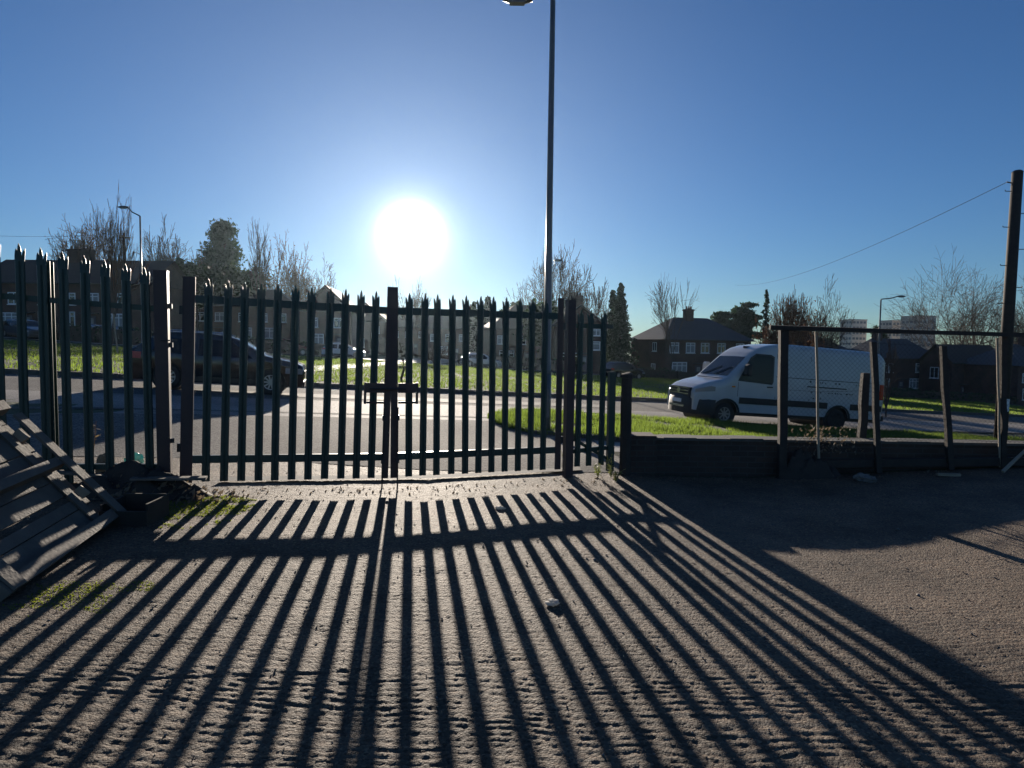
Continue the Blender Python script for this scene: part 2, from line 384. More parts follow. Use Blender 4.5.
# far green and the service road beyond it
pl = [(-90, 22), (-60, 33), (-28, 43), (-16, 56), (-3, 60), (6, 62), (28, 86), (60, 112), (110, 150)]
def SR(x):
    for (a, b), (c, d) in zip(pl, pl[1:]):
        if a <= x <= c: return b + (d - b) * (x - a) / (c - a)
    return pl[-1][1]
sheet('green', lambda x: R1(x) + .14, lambda x: max(SR(x), R1(x) + .3), -58, 105, 200, 14, .10, 'soil')
sheet('service_road', lambda x: SR(x) + .1, lambda x: SR(x) + 5.5, -85, 108, 160, 6, .0, 'pale_road')
kerb('kerb', lambda x: SR(x) - .02, -55, 60, .12, .13, 1)
sheet('service_pavement', lambda x: SR(x) + 5.5, lambda x: SR(x) + 7.6, -85, 108, 160, 4, .08, 'paving')
# side street between the houses, running away
sheet('side_street', lambda x: SR(x) + 7.7, lambda x: 150, -13.5, -7.8, 8, 30, .01, 'pale_road')
sheet('path', lambda x: R1(x) + .2, lambda x: SR(x) - .1, -11.2, -9.4, 4, 30, .13, 'paving')

sheet('road_patch', lambda x: 21.2 + .5 * x, lambda x: 22.6 + .5 * x, -9, 3.5, 24, 3, -.010, 'kerb')
sheet('road_patch', lambda x: 16.6 + .5 * x, lambda x: 16.85 + .5 * x, -12, 9, 24, 2, -.009, 'road')
# grass blades as stuff
def blades(name, pts, hmin, hmax, wd, m='grass', lean=.45, per=1):
    n = len(pts); pts = np.asarray(pts)
    h = rng.uniform(hmin, hmax, n) * (0.6 + .8 * np.clip(vnoise(pts[:, 0] * 1.4, pts[:, 1] * 1.4, 21) + .5, 0, 1))
    a = rng.uniform(0, 2 * PI, n); la = rng.uniform(0, 2 * PI, n); ln = rng.uniform(0, lean, n) * h
    w = wd * rng.uniform(.6, 1.4, n)
    dx, dy = np.cos(a) * w / 2, np.sin(a) * w / 2
    p0 = pts + np.stack([dx, dy, 0 * dx], -1); p1 = pts - np.stack([dx, dy, 0 * dx], -1)
    p2 = pts + np.stack([np.cos(la) * ln, np.sin(la) * ln, h], -1)
    V = np.stack([p0, p1, p2], 1).reshape(-1, 3); Fc = np.arange(3 * n).reshape(-1, 3)
    o = np_mesh(name, V, Fc, m); struct(o, 'stuff'); o['category'] = 'grass'
    return o
def scatter(n, x0, x1, lo, hi, dz, dens=None):
    x = rng.uniform(x0, x1, n); t = rng.uniform(0, 1, n)
    l = np.array([lo(v) for v in x]); h = np.array([hi(v) for v in x])
    keep = rng.uniform(0, 1, n) < np.clip((h - l) / np.max(h - l), 0, 1)
    x, t, l, h = x[keep], t[keep], l[keep], h[keep]
    y = l + (h - l) * t
    k2 = vnoise(x * .8, y * .8, 31) + vnoise(x * 3, y * 3, 32) * .6 > -.27
    x, y = x[k2], y[k2]
    return np.stack([x, y, ground_z(x, y) + dz], -1)
g = blades('grass', scatter(170000, -.5, 22, V0, V1, .07), .05, .13, .016)
g['label'] = 'rough green grass on the verge between the wall and the road'
g = blades('grass', scatter(80000, 22, 50, V0, V1, .07), .06, .14, .03)
g['label'] = 'grass of the near verge far off to the right'
g = blades('grass', scatter(260000, -38, 55, lambda x: R1(x) + .15, SR, .10), .06, .15, .04)
g['label'] = 'wide lit green across the road, short grass'
# tuft line where blades spill over the kerb and the wall foot
g = blades('grass', scatter(6000, -.6, 12, lambda x: V0(x) - .16, lambda x: V0(x) + .1, .03), .05, .16, .012)
g['label'] = 'long grass spilling over the near kerb stones'
# moss on the concrete, left
def moss_pts():
    n = 110000; x = rng.uniform(-4.3, -1.0, n); y = rng.uniform(3.2, 7.2, n)
    d1 = np.exp(-(((x + 3.0) / .45) ** 2 + ((y - 6.1) / .62) ** 2))
    d2 = np.exp(-(((x + 2.72) / .34) ** 2 + ((y - 3.98) / .30) ** 2)) * 1.0
    d3 = 0 * x
    env = np.maximum(np.maximum(d1, d2), d3); d = env + vnoise(x * 5, y * 7, 41) * .9 + vnoise(x * 16, y * 20, 42) * .5
    k = (d > .42) & (env > .22)
    x, y = x[k], y[k]; return np.stack([x, y, yard_surface(x, y) - .003], -1)
g = blades('moss', moss_pts(), .004, .014, .011, 'moss', 1.2); g['category'] = 'moss'
g['label'] = 'bright moss growing on the old concrete beside the left gate post'

# ------------------------------------------------------------------ palisade gates and fences
DIRG = Vector((1, .3445, 0)).normalized(); ANG = math.atan2(.3445, 1)
def gpt(px):                                # where the gate line crosses that column (at eye height)
    d = ray(px, 343); t = (7.43 + .3445 * 1.45) / (d.y - .3445 * d.x); return Vector((d.x * t, d.y * t, 0))
def pale_mesh(hh, w=.083, splay=True):
    """W-section steel pale with a triple pointed, splayed head; local x across, y towards the yard negative"""
    mb = MB()
    path = [(-w / 2, .0), (-w / 2 + .007, -.016), (-.012, -.014), (0, -.004), (.012, -.014), (w / 2 - .007, -.016), (w / 2, .0)]
    th = .003; hs = hh - .17
    ins = [(x * .93, y + th) for x, y in path]
    out = path; n = len(path)
    ring = out + ins[::-1]; N = len(ring)
    vs = [(x, y, 0) for x, y in ring] + [(x, y, hs) for x, y in ring]
    fs = [(i, (i + 1) % N, (i + 1) % N + N, i + N) for i in range(N)]
    mb.add(vs, fs)
    mb.add([(x, y, 0) for x, y in ring], [(i, N - 1 - i, N - 2 - i, i + 1) for i in range(n - 1)])
    # head: middle spear and two outward-bent spears
    def blade(pts, wds, y0s):
        vs = []; fs = []
        for (x, z), wd, y0 in zip(pts, wds, y0s):
            vs += [(x - wd / 2, y0, z), (x + wd / 2, y0, z), (x + wd / 2, y0 + .004, z), (x - wd / 2, y0 + .004, z)]
        for i in range(len(pts) - 1):
            o = i * 4; fs += [(o, o + 1, o + 5, o + 4), (o + 1, o + 2, o + 6, o + 5), (o + 2, o + 3, o + 7, o + 6), (o + 3, o, o + 4, o + 7)]
        mb.add(vs, fs)
    blade([(0, hs), (0, hs + .09), (0, hs + .14), (0, hh)], [.030, .034, .022, .003], [-.012, -.014, -.02, -.03])
    for sg in (-1, 1):
        blade([(sg * .026, hs), (sg * .028, hs + .05), (sg * .032, hs + .095), (sg * .036, hs + .125)], [.030, .030, .022, .004], [-.010, -.004, .008, .02])
    me = bpy.data.meshes.new('pale'); me.from_pydata(mb.v, [], mb.f); me.materials.append(MT['green_steel']); me.update(); return me
PALE_G = pale_mesh(2.16); PALE_L = pale_mesh(2.42); PALE_R = pale_mesh(2.02)
def put(me, parent, loc, name='pale', rz=0):
    o = bpy.data.objects.new(name, me); COL.objects.link(o); o.parent = parent; o.location = loc; o.rotation_euler = (0, random.uniform(-.007, .007), rz); return o

def gate_leaf(label, px0, px1, zb0, zb1, hinge):
    a = gpt(px0); b = gpt(px1); L = (b - a).length
    t = thing('palisade_gate', label, 'gate', (a.x, a.y, 0), 0, 'the two palisade gate leaves', rot=(0, -math.atan2(zb1 - zb0, L), ANG))
    t.location.z = zb0 - .125
    z0 = .125; sw = .078
    for x in (sw / 2, L - sw / 2):
        meet = (x > L / 2) == (hinge == 'left'); top = 2.345 if meet else 2.30
        ws_ = .12 if (hinge == 'left' and not meet) else sw; x = x + (ws_ - sw) / 2
        MB().box((x - ws_ / 2, -.008, z0 - .01), (x + ws_ / 2, .008, top)).build('stile', 'rust_steel', t)
    for z in (.325, 2.03):
        mb = MB(); mb.box((sw, -.004, z), (L - sw, .006, z + .082)); mb.box((sw, .006, z + .074), (L - sw, .045, z + .082))
        mb.build('rail', 'green_steel', t)
    cols_ = [203, 221.5, 239, 256.5, 273, 290, 306.6, 323.4, 340, 355.5, 370.7] if hinge == 'left' else [409, 423, 437, 452, 466, 479.4, 492.6, 506, 519.3, 532, 544.5]
    for pc in cols_:
        x = (gpt(pc) - a).length
        put(PALE_G, t, (x, -.006, z0 + random.uniform(-.004, .004)))
    xs_ = L - sw * .95 if hinge == 'left' else sw * .95
    mb = MB(); mb.tube([(xs_, -.05, .0), (xs_, -.05, .95)], .009, 8); mb.tube([(xs_, -.05, .95), (xs_ + .0, -.09, .95)], .009, 8)
    mb.box((xs_ - .02, -.062, .3), (xs_ + .02, -.036, .36)); mb.box((xs_ - .02, -.062, .8), (xs_ + .02, -.036, .86))
    mb.build('drop_bolt', 'dark_metal', t)
    # lock box plates either side of the meeting stiles
    mb = MB()
    if hinge == 'left': x0, x1, e = L - sw - .22, L - sw, L - sw - .22
    else: x0, x1, e = sw, sw + .22, sw + .22
    mb.box((x0, -.05, 1.12), (x1, -.042, 1.235)); mb.box((x0, -.05, .995), (x1, -.042, 1.02))
    mb.box((e - .014, -.052, .99), (e + .014, -.038, 1.24))
    mb.build('lock_plate', 'rust_steel', t)
    if hinge == 'left':
        mb = MB(); mb.tube([(L - sw - .18, -.066, 1.17), (L + .16, -.066, 1.17)], .013, 8); mb.build('slide_bolt', 'dark_metal', t)
    for z in (.45, 1.9):
        x = -.012 if hinge == 'left' else L + .012
        MB().tube([(x, 0, z), (x, 0, z + .09)], .02, 10).build('hinge', 'dark_metal', t)
    return t
gate_leaf('left palisade gate leaf, hung from the tall maroon post on the left', 176.5, 387.9, .195, .125, 'left')
gate_leaf('right palisade gate leaf, meeting the other beneath the sun and hung on the right', 390.6, 562.5, .125, .118, 'right')

def post(label, px, w, h, m='rust_steel', zb=None, dp=.0):
    a = gpt(px); t = thing('gate_post', label, 'post', (a.x, a.y + dp, gz(a.x, a.y) - .05 if zb is None else zb), ANG, 'steel posts carrying the gates')
    MB().box((-w / 2, -w / 2, 0), (w / 2, w / 2, h)).build('shaft', m, t)
    MB().box((-w / 2 - .004, -w / 2 - .004, h), (w / 2 + .004, w / 2 + .004, h + .008)).build('cap', m, t)
    return t
pw = post('tall maroon steel gate post with pale sunlit edge, left of the gates', 163.5, .125, 2.33, dp=-.02)
for z in (.55, 1.55, 1.95): MB().box((.06, -.04, z), (.10, .0, z + .05)).build('hinge_lug', 'dark_metal', pw)
MB().tube([(.0, -.063, 1.62), (.03, -.09, 1.62), (.09, -.09, 1.62)], .008, 6).build('latch_hook', 'dark_metal', pw)
post('steel gate post right of the gates, beside the narrow palisade panel', 570, .105, 2.32)

# fence left of the gates
def palisade(label, px0, px1, ztop_fn, cols, me, hh, rails, posts, zb):
    a = gpt(px0); b = gpt(px1); L = (b - a).length
    t = thing('palisade_fence', label, 'fence', (a.x, a.y, 0), ANG)
    for p in cols:
        q = gpt(p); s_ = (q - a).length * (1 if p > px0 else -1)
        put(me, t, (s_, -.03, ztop_fn(q) - hh))
    for z0, z1 in rails:
        mb = MB(); mb.bar((0, 0, z0), (L, 0, z1), .006, .055); mb.bar((0, .022, z0 + .025), (L, .022, z1 + .025), .045, .006)
        mb.build('rail', 'green_steel', t)
    for p in posts:
        q = gpt(p); s_ = (q - a).length
        mb = MB(); h = ztop_fn(q) - .12
        mb.box((s_ - .05, .01, zb), (s_ + .05, .018, h)); mb.box((s_ - .004, .018, zb), (s_ + .004, .11, h)); mb.box((s_ - .05, .11, zb), (s_ + .05, .118, h))
        mb.build('post', 'green_steel', t)
    return t
topl = lambda q: 2.40 + .17 * max(0, (-3.55 - q.x)) + .0
a0 = 1.17; cols = []
px = 148
q0 = gpt(148)
for i in range(18):
    q = q0 - DIRG * (.181 * i); d = q - Vector((0, 0, 0))
    if q.y <= .5: break
    # back to a pixel column
    rel = Vector((q.x, q.y, 0)); xx = rel.dot(right); zz = rel.dot(fwd); cols.append(512 + F * xx / zz)
fl = palisade('dark green palisade fence with splayed three point tips, left of the gates behind the pallet', cols[-1] - 2, 156, topl, cols, PALE_L, 2.42,
         [(.52, .37), (2.22, 2.02)], [46, -150], .0)
# narrow panel right of the gates
cols_r = [578.5, 590, 602.5]
fr = palisade('narrow dark palisade panel with a diagonal brace, right of the gate post', 573, 613, lambda q: 2.16, cols_r, PALE_R, 2.02,
         [(.33, .36), (1.95, 1.95)], [], 0)
a_ = gpt(573); b_ = gpt(613); Lr = (b_ - a_).length
MB().bar((.02, .02, .50), (Lr - .02, .02, .20), .03, .04).build('brace', 'green_steel', fr)
MB().box((Lr - .05, -.03, .05), (Lr + .04, .03, 1.36)).build('end_post', 'green_steel', fr)

# squat timber post at the wall end
p_ = gpt(625.5)
t = thing('timber_post', 'thick squat dark timber post at the end of the low wall, right of the palisade', 'post', (p_.x + .02, p_.y - .05, -.08), ANG + .1)
mb = MB()
for k in range(5): pass
mb.tube([(0, 0, 0), (.004, 0, .5), (-.004, 0, 1.0), (0, 0, 1.36)], [.078, .076, .074, .070], 9)
mb.build('shaft', 'wood_dark', t)
MB().tube([(0, 0, 1.36), (0.005, 0, 1.41), (0, 0, 1.43)], [.088, .085, .05], 9).build('cap', 'wood_dark', t)

# ------------------------------------------------------------------ low wall and timber fence on the right
wy = 8.62
wl = thing('low_wall', 'low dark brick retaining wall with pale coping, along the grass right of the gates', 'wall', (1.60, wy, 0))
mb = MB(); n = 34
for i in range(n):
    x0 = i * .45; x1 = x0 + .444
    mb.box((x0, -.06 + random.uniform(-.006, .006), .440 - .0015 * i), (x1, .26, .475 - .0015 * i + random.uniform(-.005, .005)))
mb.build('coping', 'kerb', wl)
MB().box((0, -.03, -.2), (15.3, .23, .43)).build('brickwork', 'wall_brick', wl)
MB().box((-.02, -.09, -.2), (.35, .29, .50)).build('end_pier', 'wall_brick', wl)
# long timber at the wall foot
def yz(x, y): return float(yard_z(x, y))
def log(name, label, p, q, w, h, m='wood_dark', cat='timber', group=None):
    o = MB().bar(p, q, w, h, jit=.006).build(name, m); tag(o, label, cat, group); return o
log('timber_beam', 'long dark timber beam lying at the foot of the low wall', (4.1, 8.50, .16), (7.2, 8.42, .26), .1, .10)

TF = thing('timber_fence', 'ramshackle timber and wire mesh fence in front of the low wall, van behind', 'fence', (0, 0, 0))
YF = 8.40
def tpost(px_t, py_t, px_b, py_b, w, m='wood_dark', name='post', Y0=YF, Y1=YF, n=6, label=None):
    a = at(px_b, py_b, Y0); b = at(px_t, py_t, Y1); a.z = min(a.z, yz(a.x, a.y) + .02)
    mb = MB(); pts = []
    for i in range(n + 1):
        u = i / n; p = a.lerp(b, u); k = math.sin(u * PI)
        pts.append(p + Vector((random.uniform(-.008, .008) * k, random.uniform(-.008, .008) * k, 0)))
    if w > .06:
        for i in range(n): pass
        o = len(mb.v)
        for i, p in enumerate(pts):
            hw = w / 2 * random.uniform(.93, 1.05)
            mb.v += [tuple(p + Vector(v)) for v in ((-hw, -hw * .8, 0), (hw, -hw * .8, 0), (hw, hw * .8, 0), (-hw, hw * .8, 0))]
        for i in range(n):
            for k in range(4):
                a_, b_ = o + i * 4 + k, o + i * 4 + (k + 1) % 4; mb.f.append((a_, b_, b_ + 4, a_ + 4))
        mb.f.append((o + n * 4, o + n * 4 + 1, o + n * 4 + 2, o + n * 4 + 3))
    else: mb.tube(pts, w / 2, 7)
    x = mb.build(name, m, TF)
    if label: x['label'] = label
    return x
tpost(783.5, 330, 782, 470, .105)
tpost(816, 332, 820, 463, .035, 'wood_pale', 'stake', label='thin crooked pale stake')
tpost(865.5, 373, 861, 436, .10, 'wood_dark', 'stub_post', Y0=8.95, Y1=8.95, label='short stub post')
tpost(873, 342, 879, 463, .07)
tpost(943, 346, 951, 462, .072)
tpost(1003, 337, 1003, 458, .07)
tpost(997, 338, 1006, 372, .03, 'wood_pale', 'stake', label='short pale splintered stake')
tpost(1048, 340, 1050, 462, .09)
a = at(770, 327.5, YF - .07); b = at(900, 331.5, YF - .07); c = at(1060, 336, YF - .07)
MB().bar(a, b, .05, .058, jit=.004).build('top_rail', 'wood_dark', TF)
MB().bar(b, c, .05, .052, jit=.004).build('top_rail', 'wood_dark', TF)
# chain link between the posts
mb = MB(); x0 = at(783, 340, YF).x; x1 = at(1050, 340, YF).x; zt = 1.80; zb = .48; s = .062
def mline(p, q, r=.0012):
    d = (q - p).normalized(); sx = d.cross(Vector((0, 1, 0))).normalized() * r
    mb.add([p + sx, p - sx, q - sx, q + sx, p + Vector((0, r * 1.6, 0)), q + Vector((0, r * 1.6, 0))], [(0, 1, 2, 3), (0, 3, 5, 4), (1, 4, 5, 2)])
hgt = zt - zb; k = x0 - hgt
while k < x1:
    for sg in (1, -1):
        if sg > 0: p = Vector((k, YF + .05, zb)); q = Vector((k + hgt, YF + .05, zt))
        else: p = Vector((k + hgt, YF + .054, zb)); q = Vector((k, YF + .054, zt))
        lo, hi = (p, q) if p.x < q.x else (q, p)
        if hi.x < x0 or lo.x > x1: continue
        if lo.x < x0: lo = lo.lerp(hi, (x0 - lo.x) / (hi.x - lo.x))
        if hi.x > x1: hi = lo.lerp(hi, (x1 - lo.x) / (hi.x - lo.x))
        mline(lo, hi)
    k += s
mb.build('wire_mesh', 'wire', TF)
mb = MB()
for z, dy in ((1.78, .0), (1.15, .01), (.52, .0)):
    pts = [(x0 + (x1 - x0) * i / 24, YF + .04 + dy, z - .02 * math.sin(i / 24 * PI * 3) ** 2) for i in range(25)]; mb.tube(pts, .0025, 4)
mb.build('line_wire', 'wire', TF)
# ------------------------------------------------------------------ pallet and clutter on the left
def frame_matrix(o, ex, ey):
    ex = Vector(ex).normalized(); ez = ex.cross(Vector(ey)).normalized(); ey = ez.cross(ex)
    m = Matrix.Identity(4)
    for i in range(3): m[i][0] = ex[i]; m[i][1] = ey[i]; m[i][2] = ez[i]; m[i][3] = o[i]
    return m
C0 = on(117, 521) + Vector((0, 0, .02)); BD = (on(0, 601) - C0).normalized(); AD = min((at(13, 422, C0.y + k * .01) - C0 for k in range(-90, 60)), key=lambda v: abs(v.dot(BD)))
pal = thing('wooden_pallet', 'weathered wooden pallet leaning on its edge beside the palisade fence', 'pallet')
LA = AD.length + .02; LB = 1.75
pal.matrix_world = frame_matrix(C0, AD, BD)     # local x up the slope, y towards the camera, z out of the face
nz = 1 if (pal.matrix_world.to_3x3() @ Vector((0, 0, 1))).z > 0 else -1
def pbox(name, a, b, m='wood_grey', j=.006):
    mb = MB(); p = Vector(((a[0] + b[0]) / 2, (a[1] + b[1]) / 2, (a[2] + b[2]) / 2)); mb.box(a, b)
    mb.v = [(x + random.uniform(-j, j), y + random.uniform(-j, j), z + random.uniform(-j / 2, j / 2)) for x, y, z in mb.v]
    return mb.build(name, m, pal)
th = .11 * nz
def zz(a, b): return (min(a * nz, b * nz), max(a * nz, b * nz))
lo, hi = zz(.085, .107)
for y0 in (0.0, 1.60): pbox('deck_board', (0, y0, lo), (LA, y0 + .115, hi))
lo, hi = zz(-.03, -.008)
for y0 in (.155, 1.62): pbox('lower_board', (0, y0, lo), (LA * .98, y0 + .10, hi))
for x0, wd in ((0.0, .09), (.62, .075), (1.24, .09)):
    lo, hi = zz(-.008, .085)
    pbox('bearer', (x0, 0.02 if x0 else -.02, lo), (x0 + wd, LB, hi))
for y0 in (.02, .30, .62, .95, 1.3):
    lo, hi = zz(-.054, -.032); pbox('cross_board', (.05 + .23 * (y0 > .2), .0, lo), (.14 + .23 * (y0 > .2), LB, hi)) if y0 < .1 else None
for x0 in (.10, .25, .40, .55, .70, .86, 1.01, 1.16):
    lo, hi = zz(-.054, -.032); pbox('lower_slat', (x0, .03, lo), (x0 + (.142 if x0 != .25 else .09), LB - .02, hi), 'wood_grey')
for x0 in (.3, .95):
    lo, hi = zz(.0, .08); pbox('block', (x0, .118, lo), (x0 + .10, .152, hi * .8), 'wood_pale')

# open box beside the pallet corner
bx = thing('wooden_box', 'small dark open box on the concrete between pallet and gate post', 'box', tuple(on(146, 527) + Vector((-.40, 0, -.02))), .03)
for (n_, a, b) in (('side', (0, 0, 0), (.40, .02, .15)), ('side', (0, .36, 0), (.40, .38, .22)), ('end', (0, .02, 0), (.02, .36, .2)), ('end', (.38, .02, 0), (.40, .36, .21)), ('bottom', (.02, .02, .0), (.38, .36, .02))):
    MB().box(a, b).build(n_, 'card', bx)
for i, (p, q, lab) in enumerate((((-4.3, 6.62, .30), (-3.28, 6.52, .20), 'long broken board lying across the debris under the left fence'),
                           ((-3.75, 6.25, .33), (-3.1, 6.45, .30), 'short board bridging the dark box and the debris heap'),
                           ((-4.5, 6.2, .40), (-3.85, 6.7, .22), 'splintered board sloping down behind the pallet'))):
    log('loose_board', lab, p, q, .12, .022, 'wood_grey', 'board', 'loose boards under the left fence')
hp = []
for i in range(420):
    x = rng.normal(-3.75, .42); y = rng.normal(6.45, .17); z = yz(x, y) + max(0, .26 - abs(x + 3.75) * .22 - abs(y - 6.45) * .5) * rng.uniform(.2, 1)
    hp.append((x, y, z))
def litter_leaves(name, pts, size, m, lab, cat):
    V = []; Fc = []
    for i, p in enumerate(pts):
        p = Vector(p); n = Vector(rng.normal(0, 1, 3)).normalized(); u = n.orthogonal().normalized(); v = n.cross(u); s_ = size * rng.uniform(.5, 1.4)
        o = len(V); V += [p - u * s_, p + v * s_ * .5 + n * s_ * .2, p + u * s_, p - v * s_ * .5 + n * s_ * .1]; Fc.append((o, o + 1, o + 2, o + 3))
    o = np_mesh(name, np.array([list(v) for v in V]), np.array(Fc), m); struct(o, 'stuff'); o['label'] = lab; o['category'] = cat; return o
litter_leaves('dead_leaves', hp, .035, 'leaf', 'heap of dead leaves and twigs under the left palisade fence', 'leaves')
def heap(name, label, cx, cy, rx, ry, h, m, seed, cat):
    n = 26; t = np.linspace(-1, 1, n); X, Y = np.meshgrid(t, t); R = np.sqrt(X ** 2 + Y ** 2)
    Z = h * np.clip(1 - R ** 2, 0, 1) * (.7 + 1.2 * vnoise(X * 4, Y * 4, seed) + .6 * vnoise(X * 11, Y * 11, seed + 1))
    wx = cx + X * rx; wy_ = cy + Y * ry; V = np.stack([wx, wy_, ground_z(wx, wy_) + Z - .02], -1).reshape(-1, 3)
    i = np.arange(n - 1)[None] + np.arange(n - 1)[:, None] * n
    o = np_mesh(name, V, np.stack([i, i + 1, i + 1 + n, i + n], -1).reshape(-1, 4), m); return struct(o, 'stuff')
o = heap('debris_heap', '', -3.85, 6.45, .85, .33, .28, 'wood_dark', 5, 'debris'); o['label'] = 'dark heap of soil and debris under the left fence'; o['category'] = 'debris'
o = heap('rubble_heap', '', 3.95, 8.42, .45, .16, .36, 'wood_dark', 15, 'rubble'); o['label'] = 'heap of rubble and dead growth spilling over the low wall'; o['category'] = 'rubble'
hp = [(rng.normal(4.2, .22), rng.normal(8.5, .1), rng.uniform(.3, .66)) for i in range(260)]
litter_leaves('dead_leaves', hp, .022, 'leaf', 'dry leaves caught in the mesh above the low wall', 'leaves')
hp = []
for i in range(520):
    k = rng.integers(0, 3)
    if k == 0: x = rng.uniform(-3.4, 1.2); y = gl(x) - abs(rng.normal(0, .25)) - .05
    elif k == 1: x = rng.uniform(1.6, 7.5); y = 8.45 - abs(rng.normal(0, .22))
    else: continue
    if y > 8.5: continue
    hp.append((x, y, float(yard_surface(np.array(x), np.array(y))) + .006))
litter_leaves('dead_leaves', hp, .018, 'leaf', 'scattered dead leaves blown against the gates and low wall', 'leaves')
# crumpled plastic
def crumple(name, lab, cat, loc, rx, ry, rz_, m, seed):
    import bmesh
    bm = bmesh.new(); bmesh.ops.create_icosphere(bm, subdivisions=3, radius=1)
    for v in bm.verts:
        n = float(vnoise(np.array(v.co.x * 3 + 9), np.array(v.co.y * 3 + v.co.z * 4 + 5), seed)); v.co *= 1 + n * .7
        v.co.x *= rx; v.co.y *= ry; v.co.z *= rz_
    me = bpy.data.meshes.new(name); bm.to_mesh(me); bm.free(); me.materials.append(MT[m]); o = bpy.data.objects.new(name, me); COL.objects.link(o); o.location = loc
    return tag(o, lab, cat)
crumple('plastic_bag', 'crumpled blue green plastic bag behind the left palisade rail', 'plastic bag', (-4.22, 7.1, .33), .11, .06, .10, 'plastic_blue', 3)
crumple('plastic_bag', 'pale grey crumpled sack against the left fence beside the dead stalk', 'plastic bag', (-4.34, 6.75, .33), .09, .05, .14, 'stone', 8)
p = on(553, 605)
li = crumple('litter', 'pale crushed cup lying on the sunlit concrete between two fence shadows', 'litter', (p.x, p.y, p.z + .016), .042, .045, .016, 'paper', 12)
p = on(500, 509)
crumple('litter', 'small scrap of pale litter at the far edge of the yard, just inside the gate', 'litter', (p.x, p.y, p.z + .012), .05, .04, .018, 'paper', 14)
p = on(947, 476); 
log('pipe_offcut', 'short pale plank offcut lying in the shade before the low wall', (p.x - .13, p.y, p.z + .02), (p.x + .14, p.y - .03, p.z + .02), .06, .03, 'wood_pale', 'plank')
p = on(828, 468)
crumple('rubble_stone', 'lone pale lump of broken concrete below the crooked pale stake', 'stone', (p.x, 8.05, yz(p.x, 8.05) + .04), .10, .07, .06, 'stone', 19)
p = on(848, 474)
crumple('rubble_stone', 'broken dark lump beside the rubble heap', 'stone', (p.x, 8.0, yz(p.x, 8.0) + .03), .09, .07, .05, 'stone', 23)
log('leaning_stick', 'thin stick propped against the end of the low wall at the right edge', at(1003, 472, 8.0), at(1026, 450, 8.3), .03, .03, 'wood_pale', 'stick')
# drift of small stones and clods on the yard
n = 1500; x = rng.uniform(-4, 6, n); y = rng.uniform(1.6, 8.3, n); V = []; Fc = []
zs = yard_surface(x, y)
for i in range(n):
    r = rng.uniform(.003, .011) * (2.0 if rng.uniform() > .985 else 1); o = len(V)
    for dx, dy, dz in ((1, 0, 0), (0, 1, 0), (-1, 0, 0), (0, -1, 0), (0, 0, 1), (0, 0, -.6)):
        V.append((x[i] + dx * r * rng.uniform(.6, 1.3), y[i] + dy * r * rng.uniform(.6, 1.3), zs[i] + r * .3 + dz * r * rng.uniform(.5, .9)))
    for a, b in ((0, 1), (1, 2), (2, 3), (3, 0)): Fc += [(o + a, o + b, o + 4), (o + b, o + a, o + 5)]
g = struct(np_mesh('grit', np.array(V), np.array(Fc), 'stone'), 'stuff'); g['label'] = 'loose stones and grit scattered over the yard'; g['category'] = 'gravel'

# weeds
def weed(name, lab, base, h, n, spread, m, leaf=.03, seed=1, grp=None):
    r = random.Random(seed); t = thing(name, lab, 'weed', base, 0, grp); mb = MB(); lf = MB()
    for i in range(n):
        a = r.uniform(0, 2 * PI); s_ = r.uniform(0, spread); hh = h * r.uniform(.5, 1)
        pts = [Vector((0, 0, 0)), Vector((math.cos(a) * s_ * .4, math.sin(a) * s_ * .4, hh * .5)), Vector((math.cos(a) * s_, math.sin(a) * s_, hh))]
        mb.tube(pts, [.004, .003, .002], 4)
        for k in range(9):
            u = r.uniform(.15, 1); p = pts[0].lerp(pts[2], u); b = r.uniform(0, 2 * PI); d = Vector((math.cos(b), math.sin(b), r.uniform(-.3, .7))).normalized() * leaf * r.uniform(.6, 1.4)
            sd = d.cross(Vector((0, 0, 1))).normalized() * leaf * .3
            lf.add([p, p + d * .5 + sd, p + d, p + d * .5 - sd], [(0, 1, 2, 3)])
    mb.build('stem', m, t); lf.build('foliage', m, t); return t
p = at(92, 470, 6.55)
weed('dead_stalk', 'tall dead brown plant stalk standing against the left fence', (p.x, p.y, .22), .88, 7, .07, 'dry_grass', .05, 3)
for i, (px, py, h, lab) in enumerate(((598, 478, .22, 'pale green weed at the foot of the narrow palisade panel, left of the pair'), (611, 478, .30, 'pale green weed at the foot of the narrow palisade panel, right of the pair'),
                        (616, 482, .16, 'low weed at the foot of the squat timber post'), (566, 470, .34, 'thin weed growing at the foot of the right gate post'))):
    p = on(px, py); weed('weed', lab, p, h, 9, .10, 'weed', .045, 10 + i, 'weeds at the foot of the fence')

# ------------------------------------------------------------------ trees
def tubes_np(segs, n=3):
    """segs list of (p,q,r0,r1)"""
    P = np.array([list(s[0]) for s in segs]); Q = np.array([list(s[1]) for s in segs]); ra = np.array([s[2] for s in segs]); rb = np.array([s[3] for s in segs])
    D = Q - P; D /= np.linalg.norm(D, axis=1)[:, None] + 1e-9
    ref = np.where(np.abs(D[:, 2:3]) > .9, np.array([[1., 0, 0]]), np.array([[0, 0, 1.]]))
    U = np.cross(D, ref); U /= np.linalg.norm(U, axis=1)[:, None] + 1e-9; Wv = np.cross(D, U)
    V = []
    for base, r in ((P, ra), (Q, rb)):
        for k in range(n):
            a = 2 * PI * k / n; V.append(base + (U * math.cos(a) + Wv * math.sin(a)) * r[:, None])
    V = np.stack(V, 1).reshape(-1, 3); o = np.arange(len(segs)) * 2 * n; Fc = []
    for k in range(n): Fc.append(np.stack([o + k, o + (k + 1) % n, o + n + (k + 1) % n, o + n + k], -1))
    return V, np.concatenate(Fc)
